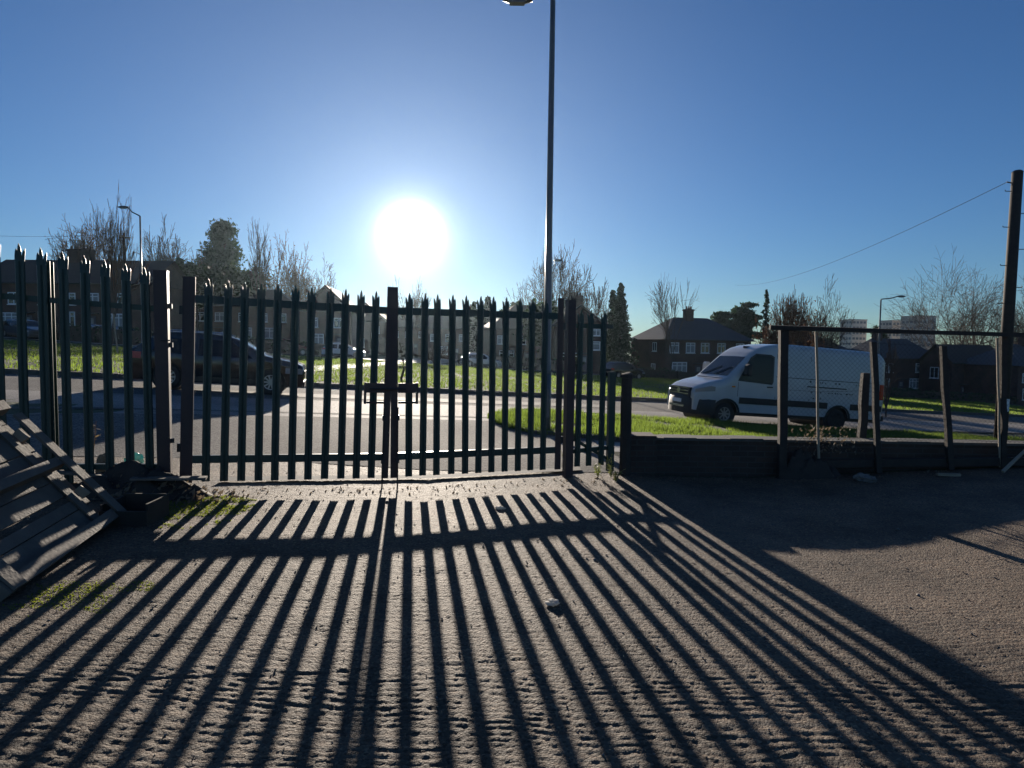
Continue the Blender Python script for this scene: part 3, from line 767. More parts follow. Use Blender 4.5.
def grow(seed, h, spread, trunk_frac=.25, levels=5, kids=(4, 4, 4, 3, 3), up=.35, r0=.16, droop=0):
    r = random.Random(seed); big = []; small = []
    def br(p, d, L, rad, lv):
        n = 3 if lv < 3 else 2; q = p
        pts = [p]
        for i in range(n):
            d = (d + Vector((r.gauss(0, .13), r.gauss(0, .13), r.gauss(0, .08) + (up * .18 if lv > 0 else 0) - droop * .1 * (lv > 2)))).normalized()
            q2 = q + d * (L / n); ra = rad * (1 - .5 * i / n); rb = rad * (1 - .5 * (i + 1) / n)
            (big if lv < 2 else small).append((q, q2, ra, rb)); q = q2; pts.append(q)
        if lv >= levels: return
        k = kids[min(lv, len(kids) - 1)]
        for i in range(k + (lv == 0) * 2):
            u = r.uniform(.35, 1.0) if lv else r.uniform(.55, 1)
            idx = min(int(u * n), n - 1); st = pts[idx].lerp(pts[idx + 1], u * n - idx if u < 1 else 1)
            a = r.uniform(0, 2 * PI); tilt = r.uniform(.4, 1.15) * spread * (1.25 if spread > .7 else 1)
            o = d.orthogonal().normalized(); o2 = d.cross(o)
            nd = (d + (o * math.cos(a) + o2 * math.sin(a)) * tilt).normalized(); 
            br(st, nd, L * r.uniform(.55, .78) if lv else h * r.uniform(.28, .4), max(rad * .55, .0006), lv + 1)
        br(pts[-1], (d + (o_ := d.orthogonal().normalized()) * r.gauss(0, .3)).normalized(), L * .7 if lv else h * .32, max(rad * .5, .0006), lv + 1)
    br(Vector((0, 0, -.1)), Vector((0, 0, 1)), h * trunk_frac, r0, 0)
    return big, small
def bare_tree(name, lab, px, ytop, Y, wpx=None, seed=1, spread=.8, trunk=.3, levels=5, kids=(4, 3, 3, 3, 2), twig='twig', r0=.16, tr=.014, group='bare winter trees', leaves=0):
    top = at(px, ytop, Y); z0 = gz(top.x, Y); h = top.z - z0
    big, small = grow(seed, 1.0, spread, trunk, levels, kids, r0=r0 / h, up=.06 if spread > .7 else .3)
    segs = big + small
    zmax = sorted([s[1].z for s in segs])[int(len(segs) * .992)]; xm = sorted([abs(s[1].x) for s in segs])[int(len(segs) * .95)]
    k = h / zmax; kx = (wpx / F * Y / 2) / xm if wpx else k
    def sc_(s, rmin): return (Vector((s[0].x * kx, s[0].y * kx, s[0].z * k)), Vector((s[1].x * kx, s[1].y * kx, s[1].z * k)), max(s[2] * h, rmin), max(s[3] * h, rmin * .8))
    t = thing(name, lab, 'tree', (top.x, Y, z0), 0, group)
    V, Fc = tubes_np([sc_(s, .03) for s in big], 6); np_mesh('trunk', V, Fc, 'bark', t, True)
    V, Fc = tubes_np([sc_(s, tr) for s in small], 3); np_mesh('crown', V, Fc, twig, t)
    if leaves:
        P = np.array([list(sc_(s, .01)[1]) for s in small]); P = P[rng.integers(0, len(P), leaves)] + rng.normal(0, .12, (leaves, 3))
        leaf_tris('dry_leaves', P, .09, 'twig_red', t)
    return t
def leaf_tris(name, P, size, m, parent, flat=0):
    n = len(P); A = rng.normal(0, 1, (n, 3)); A[:, 2] *= (1 - flat); A /= np.linalg.norm(A, axis=1)[:, None]; B = rng.normal(0, 1, (n, 3)); B[:, 2] *= (1 - flat)
    B -= A * (A * B).sum(1)[:, None]; B /= np.linalg.norm(B, axis=1)[:, None]; s = size * rng.uniform(.5, 1.5, (n, 1))
    V = np.stack([P - A * s, P + A * s, P + B * s * 1.1], 1).reshape(-1, 3)
    return np_mesh(name, V, np.arange(3 * n).reshape(-1, 3), m, parent)
def conifer(name, lab, px, ytop, Y, wpx, seed=1, shape='spire', n=9000, size=.22, zb_frac=.05, group=None):
    rr = np.random.default_rng(seed)
    top = at(px, ytop, Y); z0 = gz(top.x, Y); h = top.z - z0; R = wpx / F * Y / 2
    t = thing(name, lab, 'tree', (top.x, Y, z0), 0, group)
    MB().tube([(0, 0, -.1), (0, 0, h * .5), (0, 0, h * .97)], [.02 * h, .013 * h, .02], 8).build('trunk', 'bark', t, True)
    P = []; 
    if shape == 'spire':
        nb = 190; per = n // nb
        for i in range(nb):
            u = (i + rr.uniform(0, 1)) / nb; z = h * (zb_frac + (1 - zb_frac) * u); r = R * (1 - u) ** 1.0 * rr.uniform(.65, 1.15) + .12
            a = rr.uniform(0, 2 * PI); tt = rr.uniform(0, 1, per) ** .7
            q = np.stack([np.cos(a) * r * tt, np.sin(a) * r * tt, z - r * tt * .22 + .1 * r * tt ** 2], -1) + rr.normal(0, 1, (per, 3)) * np.array([.10 * r + .05, .10 * r + .05, .05 * r + .04]); P.append(q)
    else:                                    # irregular pine / cedar: foliage pads on limbs
        pads = 70 if shape == 'pine' else 26; per = n // pads; limbs = []
        for i in range(pads):
            u = rr.uniform(0, 1)
            if shape == 'pine': z = h * (.22 + .77 * u); r = R * (1 - u) ** .75 * rr.uniform(.1, 1.0)
            else: z = h * (.55 + .42 * u); r = R * rr.uniform(.1, 1) * (1 if u < .95 else .8)
            a = rr.uniform(0, 2 * PI); c = np.array([np.cos(a) * r, np.sin(a) * r, z]); s_ = R * (.26 * (1.15 - .6 * u) if shape == 'pine' else .30) * rr.uniform(.7, 1.2)
            P.append(c + rr.normal(0, 1, (per, 3)) * np.array([s_ * .5, s_ * .5, s_ * (.33 if shape == 'pine' else .14)]))
            limbs.append((Vector((0, 0, z * .85)), Vector(c), .05, .02))
        V, Fc = tubes_np(limbs, 4); np_mesh('limbs', V, Fc, 'bark', t)
    leaf_tris('crown', np.concatenate(P), size, 'needle', t)
    return t
def round_tree(name, lab, px, ytop, Y, wpx, seed=1, n=5000, size=.2, m='hedge'):
    rr = np.random.default_rng(seed); top = at(px, ytop, Y); z0 = gz(top.x, Y); h = top.z - z0; R = wpx / F * Y / 2
    t = thing(name, lab, 'tree', (top.x, Y, z0)); MB().tube([(0, 0, -.1), (.1, 0, h * .6)], [.2, .1], 7).build('trunk', 'bark', t, True)
    P = []
    for i in range(26):
        d = rr.normal(0, 1, 3); d /= np.linalg.norm(d); c = d * np.array([R, R, h * .28]) * rr.uniform(.3, .85) + np.array([0, 0, h * .66])
        P.append(c + rr.normal(0, 1, (n // 26, 3)) * R * .2)
    leaf_tris('crown', np.concatenate(P), size, m, t); return t

bare_tree('slender_birch', 'tall slender bare birch rising above the left roofs, with a pale stake leaning beside it', 107, 198, 44, 44, 3, .5, .34, 5, (5, 3, 2, 2), 'twig_red', .08, .010)
bare_tree('bare_tree', 'round brownish bare tree behind the chimney roof on the left', 100, 226, 84, 78, 5, .95, .2, 6, (5, 3, 3, 3, 2, 2), 'twig_red', .28, .026, leaves=2500)
bare_tree('bare_tree', 'wide bare tree right of the left street lamp', 160, 234, 88, 60, 8, .9, .2, 6, (5, 3, 3, 2, 2, 2), 'twig', .25, .026)
conifer('pine_tree', 'large dark irregular pine, tallest evergreen left of the sun', 224, 224, 96, 104, 4, 'pine', 18000, .26)
conifer('dark_cypress', 'low dark evergreen between the bare trees and the large pine', 180, 260, 80, 34, 6, 'spire', 6000, .28)
bare_tree('bare_tree', 'reddish brown bare tree right of the large pine', 276, 246, 92, 60, 9, 1.0, .2, 6, (5, 3, 3, 2, 2, 2), 'twig_red', .28, .026, leaves=1800)
bare_tree('slender_birch', 'thin pale birch standing up out of the reddish tree right of the pine', 262, 222, 84, 26, 12, .6, .4, 5, (4, 2, 2, 2), 'twig', .12, .018)
bare_tree('bare_tree', 'low bare tree between two roofs left of the gate top', 318, 270, 98, 44, 14, .95, .2, 6, (4, 3, 3, 2, 2, 2), 'twig', .2, .026)
bare_tree('young_street_tree', 'young bare tree with a slanting stake on the green, seen beside the gate lock', 405, 343, 52, 22, 17, .6, .45, 4, (4, 3, 2), 'twig', .08, .018)
bare_tree('young_street_tree', 'second young bare tree on the green, right of the staked one', 436, 346, 56, 26, 19, .8, .3, 4, (4, 3, 3), 'twig', .08, .02)
bare_tree('bare_tree', 'feathery bare tree below the sun behind the pale roofs', 412, 284, 120, 34, 22, .8, .25, 5, (4, 3, 3, 2, 2), 'twig', .2, .03)
conifer('dark_cypress', 'dark conical evergreen behind the roofs right of the sun', 488, 298, 105, 30, 26, 'spire', 5000, .3)
bare_tree('bare_tree', 'fan shaped bare tree behind the tall lamp column', 551, 254, 88, 74, 31, .85, .2, 6, (5, 3, 3, 2, 2, 2), 'twig', .26, .024)
bare_tree('bare_tree', 'small bare tree left of the twin dark spires', 600, 284, 92, 40, 33, .85, .25, 5, (4, 3, 3, 2, 2), 'twig', .16, .026)
conifer('spruce_tree', 'left and shorter of the twin dark spruces beside the hip roofed house', 613, 291, 84, 24, 41, 'spire', 9000, .16, group='twin spruces')
conifer('spruce_tree', 'right and taller of the twin dark spruces beside the hip roofed house', 621, 284, 80, 38, 43, 'spire', 14000, .16, group='twin spruces')
bare_tree('slender_birch', 'thin bare tree in front of the hip roofed house', 674, 278, 68, 40, 45, .65, .4, 5, (4, 2, 2, 2), 'twig', .09, .012)
conifer('cedar_tree', 'flat topped dark cedar behind the van roof', 741, 303, 98, 46, 47, 'cedar', 9000, .28)
conifer('spruce_tree', 'narrow layered spruce right of the flat topped cedar', 767, 290, 94, 22, 49, 'spire', 2600, .15)
bare_tree('bare_tree', 'dense reddish bare tree behind the middle of the van', 782, 300, 62, 56, 51, 1.0, .12, 6, (6, 3, 3, 3, 2, 2), 'twig_red', .2, .02, leaves=2600)
bare_tree('bare_tree', 'spreading bare tree above the roofs right of the reddish one', 812, 296, 78, 60, 55, .95, .2, 6, (5, 3, 3, 2, 2, 2), 'twig', .22, .02)
round_tree('evergreen_tree', 'small round dark evergreen at the foot of the right street lamp', 879, 321, 130, 14, 57, 3000, .3)
bare_tree('bare_tree', 'big spreading bare tree behind the telegraph pole', 988, 272, 102, 110, 61, 1.0, .18, 6, (6, 4, 3, 3, 2, 2), 'twig', .32, .02)
bare_tree('bare_tree', 'bare tree at the right edge behind the telegraph pole', 1050, 268, 96, 90, 63, .95, .2, 6, (5, 3, 3, 3, 2, 2), 'twig', .25, .02)
bare_tree('bare_sapling', 'thin twiggy sapling on the far kerb behind the van tail', 889, 340, 31, 26, 67, .6, .3, 4, (4, 3, 2), 'twig', .05, .012)
round_tree('evergreen_tree', 'dark bushy evergreen filling the gap below the large pine', 236, 262, 88, 44, 71, 6000, .34)
round_tree('evergreen_tree', 'dark bushy evergreen behind the left gate stile', 196, 262, 78, 40, 72, 6000, .34)
round_tree('evergreen_tree', 'dark rounded evergreen right of the dark conical one, near the tall column', 513, 301, 95, 30, 73, 4000, .32)
conifer('dark_cypress', 'narrow dark evergreen just right of the sun above the roofs', 474, 303, 100, 18, 74, 'spire', 3500, .28)
round_tree('evergreen_tree', 'dark evergreen bush beside the chimney of the tall gabled house', 543, 298, 76, 40, 75, 5000, .3)
# stakes
p = on(118, 356); q = at(113.5, 314, p.y)
log('leaning_stake', 'pale leaning stake beside the slender birch', p, q, .06, .06, 'wood_pale', 'stake')
p = on(400, 383); q = at(405, 366, p.y)
log('slanting_stake', 'dark slanting stake propping the young street tree', p, q, .09, .09, 'wood_dark', 'stake')

# ------------------------------------------------------------------ hedges
def hedge(lab, pts, w, h, dens=60, size=.12, name='hedge'):
    t = None; P = []
    a0 = Vector(pts[0]); c = a0
    t = thing(name, lab, 'hedge', (pts[0][0], pts[0][1], gz(*pts[0][:2])))
    core = MB()
    for p, q in zip(pts, pts[1:]):
        L = math.hypot(q[0] - p[0], q[1] - p[1]); n = int(L * dens * h); u = rng.uniform(0, 1, n)
        x = p[0] + (q[0] - p[0]) * u; y = p[1] + (q[1] - p[1]) * u; nx, ny = -(q[1] - p[1]) / L, (q[0] - p[0]) / L
        s_ = rng.uniform(-1, 1, n); zz_ = rng.uniform(0, 1, n) ** .7 * h * (.9 + .3 * vnoise(x * .7, y * .7, 77)); s_ *= (1 - .35 * (zz_ / h) ** 3)
        x = x + nx * s_ * w / 2; y = y + ny * s_ * w / 2
        P.append(np.stack([x, y, ground_z(x, y) + zz_], -1))
        k = max(1, int(L / 2))
        for i in range(k):
            A = Vector((p[0], p[1], 0)).lerp(Vector((q[0], q[1], 0)), i / k); B = Vector((p[0], p[1], 0)).lerp(Vector((q[0], q[1], 0)), (i + 1) / k)
            za, zb_ = gz(A.x, A.y), gz(B.x, B.y)
            core.bar(A + Vector((0, 0, za + h * .42)) - t.location, B + Vector((0, 0, zb_ + h * .42)) - t.location, w * .55, h * .8)
    core.build('branches', 'bark', t)
    leaf_tris('foliage', np.concatenate(P) - np.array(list(t.location)), size, 'hedge', t)
    return t
hedge('long dark garden hedge below the houses on the left', [(-46, SR(-46) + 9), (-28, SR(-28) + 9), (-17, SR(-17) + 9)], 1.2, 1.5)
hedge('dark garden hedge in front of the houses behind the gates', [(-6, 70.5), (4, 71.5), (9, 75)], 1.2, 1.6)
hedge('garden hedge in front of the hip roofed house', [(15, 76), (19, 73.6), (31, 78)], 1.0, 1.3)
hedge('tall dark hedge behind the tail of the van and the right fence', [(36, 66), (46, 71), (60, 78), (74, 86)], 1.5, 1.15, 90, .14)
# ------------------------------------------------------------------ houses
def window(parent, x, z, w, h, y=0.0, face=-1, pane='pane', axis='y', name='window', mull=1, trans=0):
    """window on a wall; axis 'y': wall faces -y at y; axis 'x': wall faces -x (face -1) or +x at x=y"""
    fr = MB(); pn = MB(); t = .09; o = .03
    def B(mb, u0, z0, u1, z1, d0, d1):
        if axis == 'y': mb.box((u0, y + min(face * d0, face * d1), z0), (u1, y + max(face * d0, face * d1), z1))
        else: mb.box((y + min(face * d0, face * d1), u0, z0), (y + max(face * d0, face * d1), u1, z1))
    x0, x1 = x - w / 2, x + w / 2
    B(fr, x0, z, x1, z + t, 0, .05); B(fr, x0, z + h - t, x1, z + h, 0, .05); B(fr, x0, z + t, x0 + t, z + h - t, 0, .05); B(fr, x1 - t, z + t, x1, z + h - t, 0, .05)
    for i in range(mull):
        xm = x0 + w * (i + 1) / (mull + 1); B(fr, xm - t / 2, z + t, xm + t / 2, z + h - t, 0, .045)
    if trans: B(fr, x0 + t, z + h * .68, x1 - t, z + h * .68 + t * .8, 0, .04)
    B(fr, x0 - .06, z - .07, x1 + .06, z, 0, .11)
    f = fr.build(name, 'upvc', parent)
    B(pn, x0 + .02, z + .02, x1 - .02, z + h - .02, .003, .02); pn.build('pane', pane, f)
    return f
def house(lab, px, Y, rz, w, d, eave=5.2, ridge=8.0, kind='hip', wallm='brick', roofm='tile', wins=(), doors=(), chims=((0, 0),), side=(), name='brick_house', sink=.0, flat_front=None, gen=None):
    """px: column of the front centre"""
    dr = ray(px, 350); X = dr.x / dr.y * Y; z0 = gz(X, Y) - sink
    t = thing(name, lab, 'house', (X, Y, z0), math.radians(rz), 'houses across the green'); oh = .35
    MB().box((-w / 2, 0, -2), (w / 2, d, eave)).build('wall', wallm, t)
    a, b = -w / 2 - oh, w / 2 + oh; c, e = -oh, d + oh; m = d / 2; mb = MB(); ez = eave - .05
    if kind == 'hip':
        k = min((d / 2 + oh) * .95, w / 2 - .3)
        mb.add([(a, c, ez), (b, c, ez), (b, e, ez), (a, e, ez), (a + k, m, ridge), (b - k, m, ridge)], [(0, 1, 5, 4), (1, 2, 5), (2, 3, 4, 5), (3, 0, 4), (0, 3, 2, 1)])
    elif kind == 'gable':
        mb.add([(a, c, ez), (b, c, ez), (b, e, ez), (a, e, ez), (a, m, ridge), (b, m, ridge)], [(0, 1, 5, 4), (2, 3, 4, 5), (0, 3, 2, 1)])
        mb.add([(a, c, ez - .12), (b, c, ez - .12), (b, c, ez), (a, c, ez)], [(0, 1, 2, 3)])
        for s_ in (-1, 1): MB().add([(s_ * w / 2, 0, eave - .06), (s_ * w / 2, d, eave - .06), (s_ * w / 2, m, ridge - .25), (s_ * (w / 2 - .2), 0, eave - .06), (s_ * (w / 2 - .2), d, eave - .06), (s_ * (w / 2 - .2), m, ridge - .25)], [(0, 1, 2), (3, 5, 4), (0, 2, 5, 3), (1, 4, 5, 2)]).build('gable', wallm, t)
    else: # front gable
        mb.add([(a, c, ez), (0, c, ridge), (b, c, ez), (a, e, ez), (0, e, ridge), (b, e, ez)], [(0, 1, 4, 3), (1, 2, 5, 4)])
        mb.add([(a, c, ez - .18), (0, c, ridge - .2), (b, c, ez - .18), (a, e, ez - .18), (0, e, ridge - .2), (b, e, ez - .18)], [(0, 3, 4, 1), (1, 4, 5, 2)])
        mb.add([(a, c, ez - .18), (0, c, ridge - .2), (b, c, ez - .18), (a, c, ez), (0, c, ridge), (b, c, ez)], [(0, 1, 4, 3), (1, 2, 5, 4)])
        MB().add([(-w / 2, 0, eave - .06), (w / 2, 0, eave - .06), (0, 0, ridge - .45), (-w / 2, d, eave - .06), (w / 2, d, eave - .06), (0, d, ridge - .45)], [(0, 1, 2), (3, 5, 4), (0, 2, 5, 3), (1, 4, 5, 2)]).build('gable', wallm, t)
    rf = mb.build('roof', roofm, t)
    for cx, cy in chims:
        ch = MB(); cz = ridge - 1.2; ch.box((cx - .55, m + cy - .38, cz), (cx + .55, m + cy + .38, ridge + 1.05)); ch.box((cx - .62, m + cy - .45, ridge + .85), (cx + .62, m + cy + .45, ridge + 1.0))
        for q in (-.3, .05, .35): ch.tube([(cx + q, m + cy, ridge + 1.04), (cx + q, m + cy, ridge + 1.42)], [.13, .10], 8)
        ch.build('chimney', wallm, rf)
    MB().tube([(a, c - .05, ez - .04), (b, c - .05, ez - .04)], .06, 6).build('gutter', 'upvc' if wallm == 'render' else 'dark_metal', t)
    MB().tube([(w / 2 - .3, -.07, 0), (w / 2 - .3, -.07, ez)], .04, 6).build('drainpipe', 'dark_metal', t)
    for wn in wins:
        x, z, ww, hh = wn[:4]; window(t, x, z, ww, hh, 0, -1, wn[4] if len(wn) > 4 else 'pane', mull=wn[5] if len(wn) > 5 else (2 if ww > 1.8 else 1), trans=1)
    for s_, y, z, ww, hh in side: window(t, y, z, ww, hh, s_ * w / 2, s_, 'pane', 'x', mull=1)
    for x in doors:
        dm = MB().box((x - .45, -.05, 0), (x + .45, 0, 2.05)).build('door', 'door', t); MB().box((x - .25, -.06, 1.3), (x + .25, -.052, 1.85)).build('door_glass', 'curtain', dm)
        MB().box((x - .8, -.7, 2.25), (x + .8, 0, 2.35)).build('porch_canopy', 'upvc' if wallm == 'render' else 'slate', t)
    return t
WN = lambda xs_, c='pane': tuple([(x, 3.1, 1.2, 1.15, c if i % 2 else 'curtain', 1) for i, x in enumerate(xs_)]) 
h1 = house('brick pair of houses with a broad central chimney at the far left', 62, 62, -2, 17, 8.5, 5.2, 7.9, 'gable', wins=WN((-6.6, -4.6, -1.6, .9, 3.2, 6.2)) + ((-5.2, .95, 1.9, 1.35, 'curtain'), (-1.6, .95, 1.3, 1.5, 'curtain'), (.9, .95, 1.0, 1.5), (5.4, .95, 1.9, 1.35, 'curtain')), doors=(-3.3, 3.0), chims=((-1.4, -.2), (-.1, -.2)))
house('dark roofed pair of houses below the large pine', 232, 84, 4, 17, 8.5, 5.2, 7.7, 'hip', wins=WN((-6.4, -4, -1.5, 1.5, 4, 6.4)) + ((-5.2, .95, 1.9, 1.35), (5.2, .95, 2.2, 1.4, 'curtain'), (1.9, .95, 1.3, 1.4, 'curtain')), doors=(-2.6, -1), chims=((0, 0),))
house('narrow house with its gable to the green, left of the gate centre', 326, 76, 5, 6.0, 9, 5.1, 8.1, 'front', wins=((-1.5, 3.1, 1.2, 1.15, 'curtain'), (1.5, 3.1, 1.2, 1.15), (-1.2, .95, 1.9, 1.4, 'curtain')), doors=(1.6,), chims=())
house('plain pair of houses directly below the sun', 402, 118, 3, 16, 8.5, 5.1, 7.6, 'hip', wins=WN((-6, -3.6, -1.2, 1.2, 3.6, 6)) + ((-5, .95, 1.9, 1.35), (5, .95, 1.9, 1.35)), doors=(-2.5, 2.5), chims=((0, 0),))
house('small gabled house left of the meeting gate stiles', 366, 100, 3, 6.4, 8, 5.0, 7.9, 'front', wins=((-1.5, 3.1, 1.2, 1.15), (1.5, 3.1, 1.2, 1.15), (-1.2, .95, 1.9, 1.4)), doors=(1.6,), chims=())
house('pair of houses just right of the sun, behind the right gate leaf', 470, 104, 8, 15, 8.5, 5.2, 8.0, 'gable', wins=WN((-5.8, -3.4, -1.2, 1.2, 3.4, 5.8)) + ((-4.6, .95, 2.0, 1.35, 'curtain'), (4.6, .95, 2.0, 1.35)), doors=(-2.2, 2.2), chims=((0, 0),))
house('hip roofed pair of houses behind the tall lamp column', 533, 86, 12, 11.5, 8.5, 5.2, 8.6, 'hip', wins=WN((-4.3, -1.6, 1.6, 4.3)) + ((-3.6, .95, 2.0, 1.35), (3.6, .95, 2.0, 1.35, 'curtain')), doors=(-.8, .8), chims=())
house('tall gable fronted brick house with a square chimney, left of the twin spruces', 580, 74, 10, 6.2, 9, 5.5, 7.9, 'front', wins=((1.9, 4.35, 1.0, .8, 'curtain', 1), (1.9, 2.7, 1.0, 1.0, 'curtain', 0), (-1.2, .95, 1.9, 1.4)), doors=(.5,), chims=((-.3, -4.0),))
house('hip roofed brick pair of houses with one central chimney, left of the van', 709, 78.5, 20, 12.6, 7.8, 5.2, 8.0, 'hip', 'brick', 'slate', wins=((-5.0, 3.55, 1.3, 1.25, 'curtain', 1), (-2.7, 3.55, 1.3, 1.25, 'curtain', 1), (-.6, 3.55, 1.2, 1.25, 'pane', 1), (1.8, 3.55, 1.2, 1.25, 'pane', 1), (4.6, 3.55, 1.2, 1.25, 'pane', 1), (-4.2, .95, 2.1, 1.5, 'curtain'), (4.2, .95, 2.1, 1.5)), doors=(-1.5, 1.5), chims=((-.6, -.3),), side=((-1, 2.2, 3.7, .9, 1.1), (-1, 2.4, 1.1, .9, 1.1)))
house('low dark hipped house hidden behind the middle of the van', 823, 92, 20, 12.5, 8, 5.2, 7.8, 'hip', 'brick', 'slate', wins=WN((-4.6, -2.2, 2.2, 4.6)), chims=((0, 0),))
house('dark hipped house with broad white framed windows, right of the van tail', 907, 89, 17, 12, 6, 5.2, 7.9, 'hip', 'brick', 'slate', wins=((-3.5, 3.2, 2.4, 1.3, 'curtain', 2), (2.9, 3.2, 2.4, 1.3, 'curtain', 2), (-3.7, .95, 1.9, 1.4, 'curtain', 2), (2.2, .95, 3.0, 1.4, 'curtain', 4)), doors=(-.8,), chims=((-2.2, 0),))
house('brown brick house behind the right part of the timber fence', 980, 86, 17, 9.5, 4.8, 5.2, 7.6, 'gable', 'brick', 'tile', wins=((-1.7, 3.2, .9, 1.2), (2.4, 3.0, 2.6, 1.7, 'curtain', 2), (2.2, .95, 2.4, 1.2, 'curtain', 2)), doors=(-2.6,), chims=(), side=((-1, 2.5, 3.0, 1.3, 1.5),))
house('last brick house at the right edge behind the telegraph pole', 1046, 80, 17, 9, 8, 5.2, 7.9, 'hip', 'brick', 'slate', wins=WN((-3.2, 0, 3.2)) + ((-2.6, .95, 2, 1.4),), doors=(1.0,), chims=((2, 0),))
# television aerials
for px, Y, zt, lab in ((686, 81, 300, 'television aerial on the chimney of the hip roofed house'), (52, 66, 238, 'television aerial on the broad chimney at the far left')):
    p = at(px, zt, Y); base = p - Vector((0, 0, 2.0)); mb = MB(); mb.tube([base, p], .02, 5); mb.tube([p + Vector((-.7, 0, -.15)), p + Vector((.6, 0, .05))], .015, 4)
    for k in range(5): c = p + Vector((-.6 + .26 * k, 0, -.13 + .045 * k)); mb.tube([c + Vector((0, -.25, -.1)), c + Vector((0, .25, .1))], .01, 3)
    tag(mb.build('television_aerial', 'dark_metal'), lab, 'aerial')

# tower blocks
def tower(lab, px, ytop, Y, wpx, rz, ratio=.55):
    top = at(px, ytop, Y); z0 = gz(top.x, Y) - 1; h = top.z - z0; tot = wpx / F * Y; w = tot * .7
    t = thing('tower_block', lab, 'tower block', (top.x, Y, z0), math.radians(rz), 'tower blocks on the skyline')
    MB().box((-w / 2, -w / 2, 0), (w / 2, w / 2, h)).build('wall', 'tower_pale', t)
    MB().box((-w / 2 - .15, -w / 2 - .15, h), (w / 2 + .15, w / 2 + .15, h + .5)).build('parapet', 'tower_pale', t)
    n = int(h / 2.8); k = 0
    for i in range(n):
        z = 1.1 + i * 2.8
        for ax in (0, 1):
            mb = MB(); 
            for j in range(4):
                u0 = -w / 2 + w * (.06 + .235 * j); u1 = u0 + w * .17
                if ax == 0: mb.box((u0, -w / 2 - .06, z), (u1, -w / 2, z + 1.2))
                else: mb.box((-w / 2 - .06, u0, z), (-w / 2, u1, z + 1.2))
            mb.build('window_row', 'tower_dark', t)
    return t
tower('leftmost and shortest of the pale tower blocks on the skyline', 853.5, 320.5, 340, 24, 12)
tower('middle tower block half hidden behind the round dark tree', 893, 321.5, 330, 24, 12)
tower('rightmost and tallest of the pale tower blocks', 918.5, 317, 310, 30, 12)

# ------------------------------------------------------------------ street lamps, pole, wires
def lamp(lab, px_b, py_top, px_head, py_head, Y, r0_, r1_, arm_up=0.0, name='street_lamp', h=None):
    top = at(px_b, py_top, Y); z0 = gz(top.x, Y); hh = top.z - z0 if h is None else h
    t = thing(name, lab, 'street lamp', (top.x, Y, z0), 0, 'street lamps'); hd = at(px_head, py_head, Y); hx = hd.x - top.x; hz = hd.z - z0
    mb = MB(); mb.tube([(0, 0, -.1), (0, 0, 1.3)], [r0_ * 1.25, r0_ * 1.25], 16); mb.tube([(0, 0, 1.3), (0, 0, 1.36), (0, 0, hh * .6), (0, 0, hh)], [r0_ * 1.25, r0_, (r0_ + r1_) / 2, r1_], 16)
    mb.build('column', 'lamp_steel', t, True)
    s_ = 1 if hx > 0 else -1
    MB().tube([(0, 0, hh - .02), (s_ * .06, 0, hh + arm_up * .4 + .03), (hx * .5, 0, (hh + hz) / 2 + arm_up), (hx - s_ * .2, 0, hz + .06)], r1_ * .8, 10).build('arm', 'lamp_steel', t, True)
    hb = MB(); n = 10; rings = []
    for i in range(7):
        u = i / 6; x = hx - s_ * .28 + s_ * u * .62; w_ = .13 * math.sin(PI * (.12 + .80 * u)) + .02; 
        rings.append([(x, w_ * math.cos(a), hz + .05 + w_ * .55 * math.sin(a)) for a in [2 * PI * k / n for k in range(n)]])
    o = len(hb.v); hb.v += [p for r in rings for p in r]
    for i in range(6):
        for k in range(n): a, b = i * n + k, i * n + (k + 1) % n; hb.f.append((a, b, b + n, a + n))
    hb.f.append(tuple(range(n))); hb.f.append(tuple(range(6 * n, 7 * n)))
    hd_ = hb.build('lamp_head', 'lamp_steel', t, True)
    MB().box((hx - .16 + .04 * s_, -.085, hz - .035), (hx + .16 + .04 * s_, .085, hz - .01)).build('lens', 'lens', hd_)
    return t
MB_ = None
tall = lamp('very tall grey street lamp rising out of the frame behind the right gate leaf', 553.2, -18, 519, 2, 13.9, .080, .052, .35)
MB().box((-.06, -.115, .35), (.06, -.09, .95)).build('access_door', 'lamp_steel', tall)
lamp('slim street lamp above the left roofs, its head pointing left', 140, 216, 124, 208, 37, .06, .045)
lamp('small distant street lamp just right of the tall column', 551.6, 268, 558, 261, 44, .055, .04)
lamp('street lamp right of the van, its arm pointing right', 881, 299.5, 901, 297, 48, .07, .05)
# telegraph pole, leaning a little
pt = at(1017.5, 172, 20.5); pb = at(1000.5, 436, 20.5); pb.z = gz(pb.x, 20.5)
tp = thing('telegraph_pole', 'dark leaning wooden telegraph pole with climbing irons at the right edge', 'pole', pb)
d = pt - pb
MB().tube([Vector((0, 0, -.2)), d * .5, d], [.185, .165, .15], 14).build('shaft', 'wood_dark', tp, True)
MB().tube([d, d + Vector((0, 0, .05))], [.16, .10], 14).build('cap', 'dark_metal', tp)
for i, f_ in enumerate((.36, .44, .52, .58, .66, .72, .80, .85, .93)):
    s_ = 1 if i % 2 else -1; c = d * f_
    MB().tube([c + Vector((s_ * .14, 0, 0)), c + Vector((s_ * .36, -.02, 0)), c + Vector((s_ * .37, -.02, .04))], .013, 5).build('step_iron', 'dark_metal', tp)
MB().box(tuple(d * .12 + Vector((-.06, -.21, 0))), tuple(d * .12 + Vector((.06, -.18, .4)))).build('notice_plate', 'upvc', tp)
br = MB(); br.tube([d * .96 + Vector((-.15, 0, 0)), d * .96 + Vector((-.32, 0, .03))], .02, 6); br.build('wire_bracket', 'dark_metal', tp)
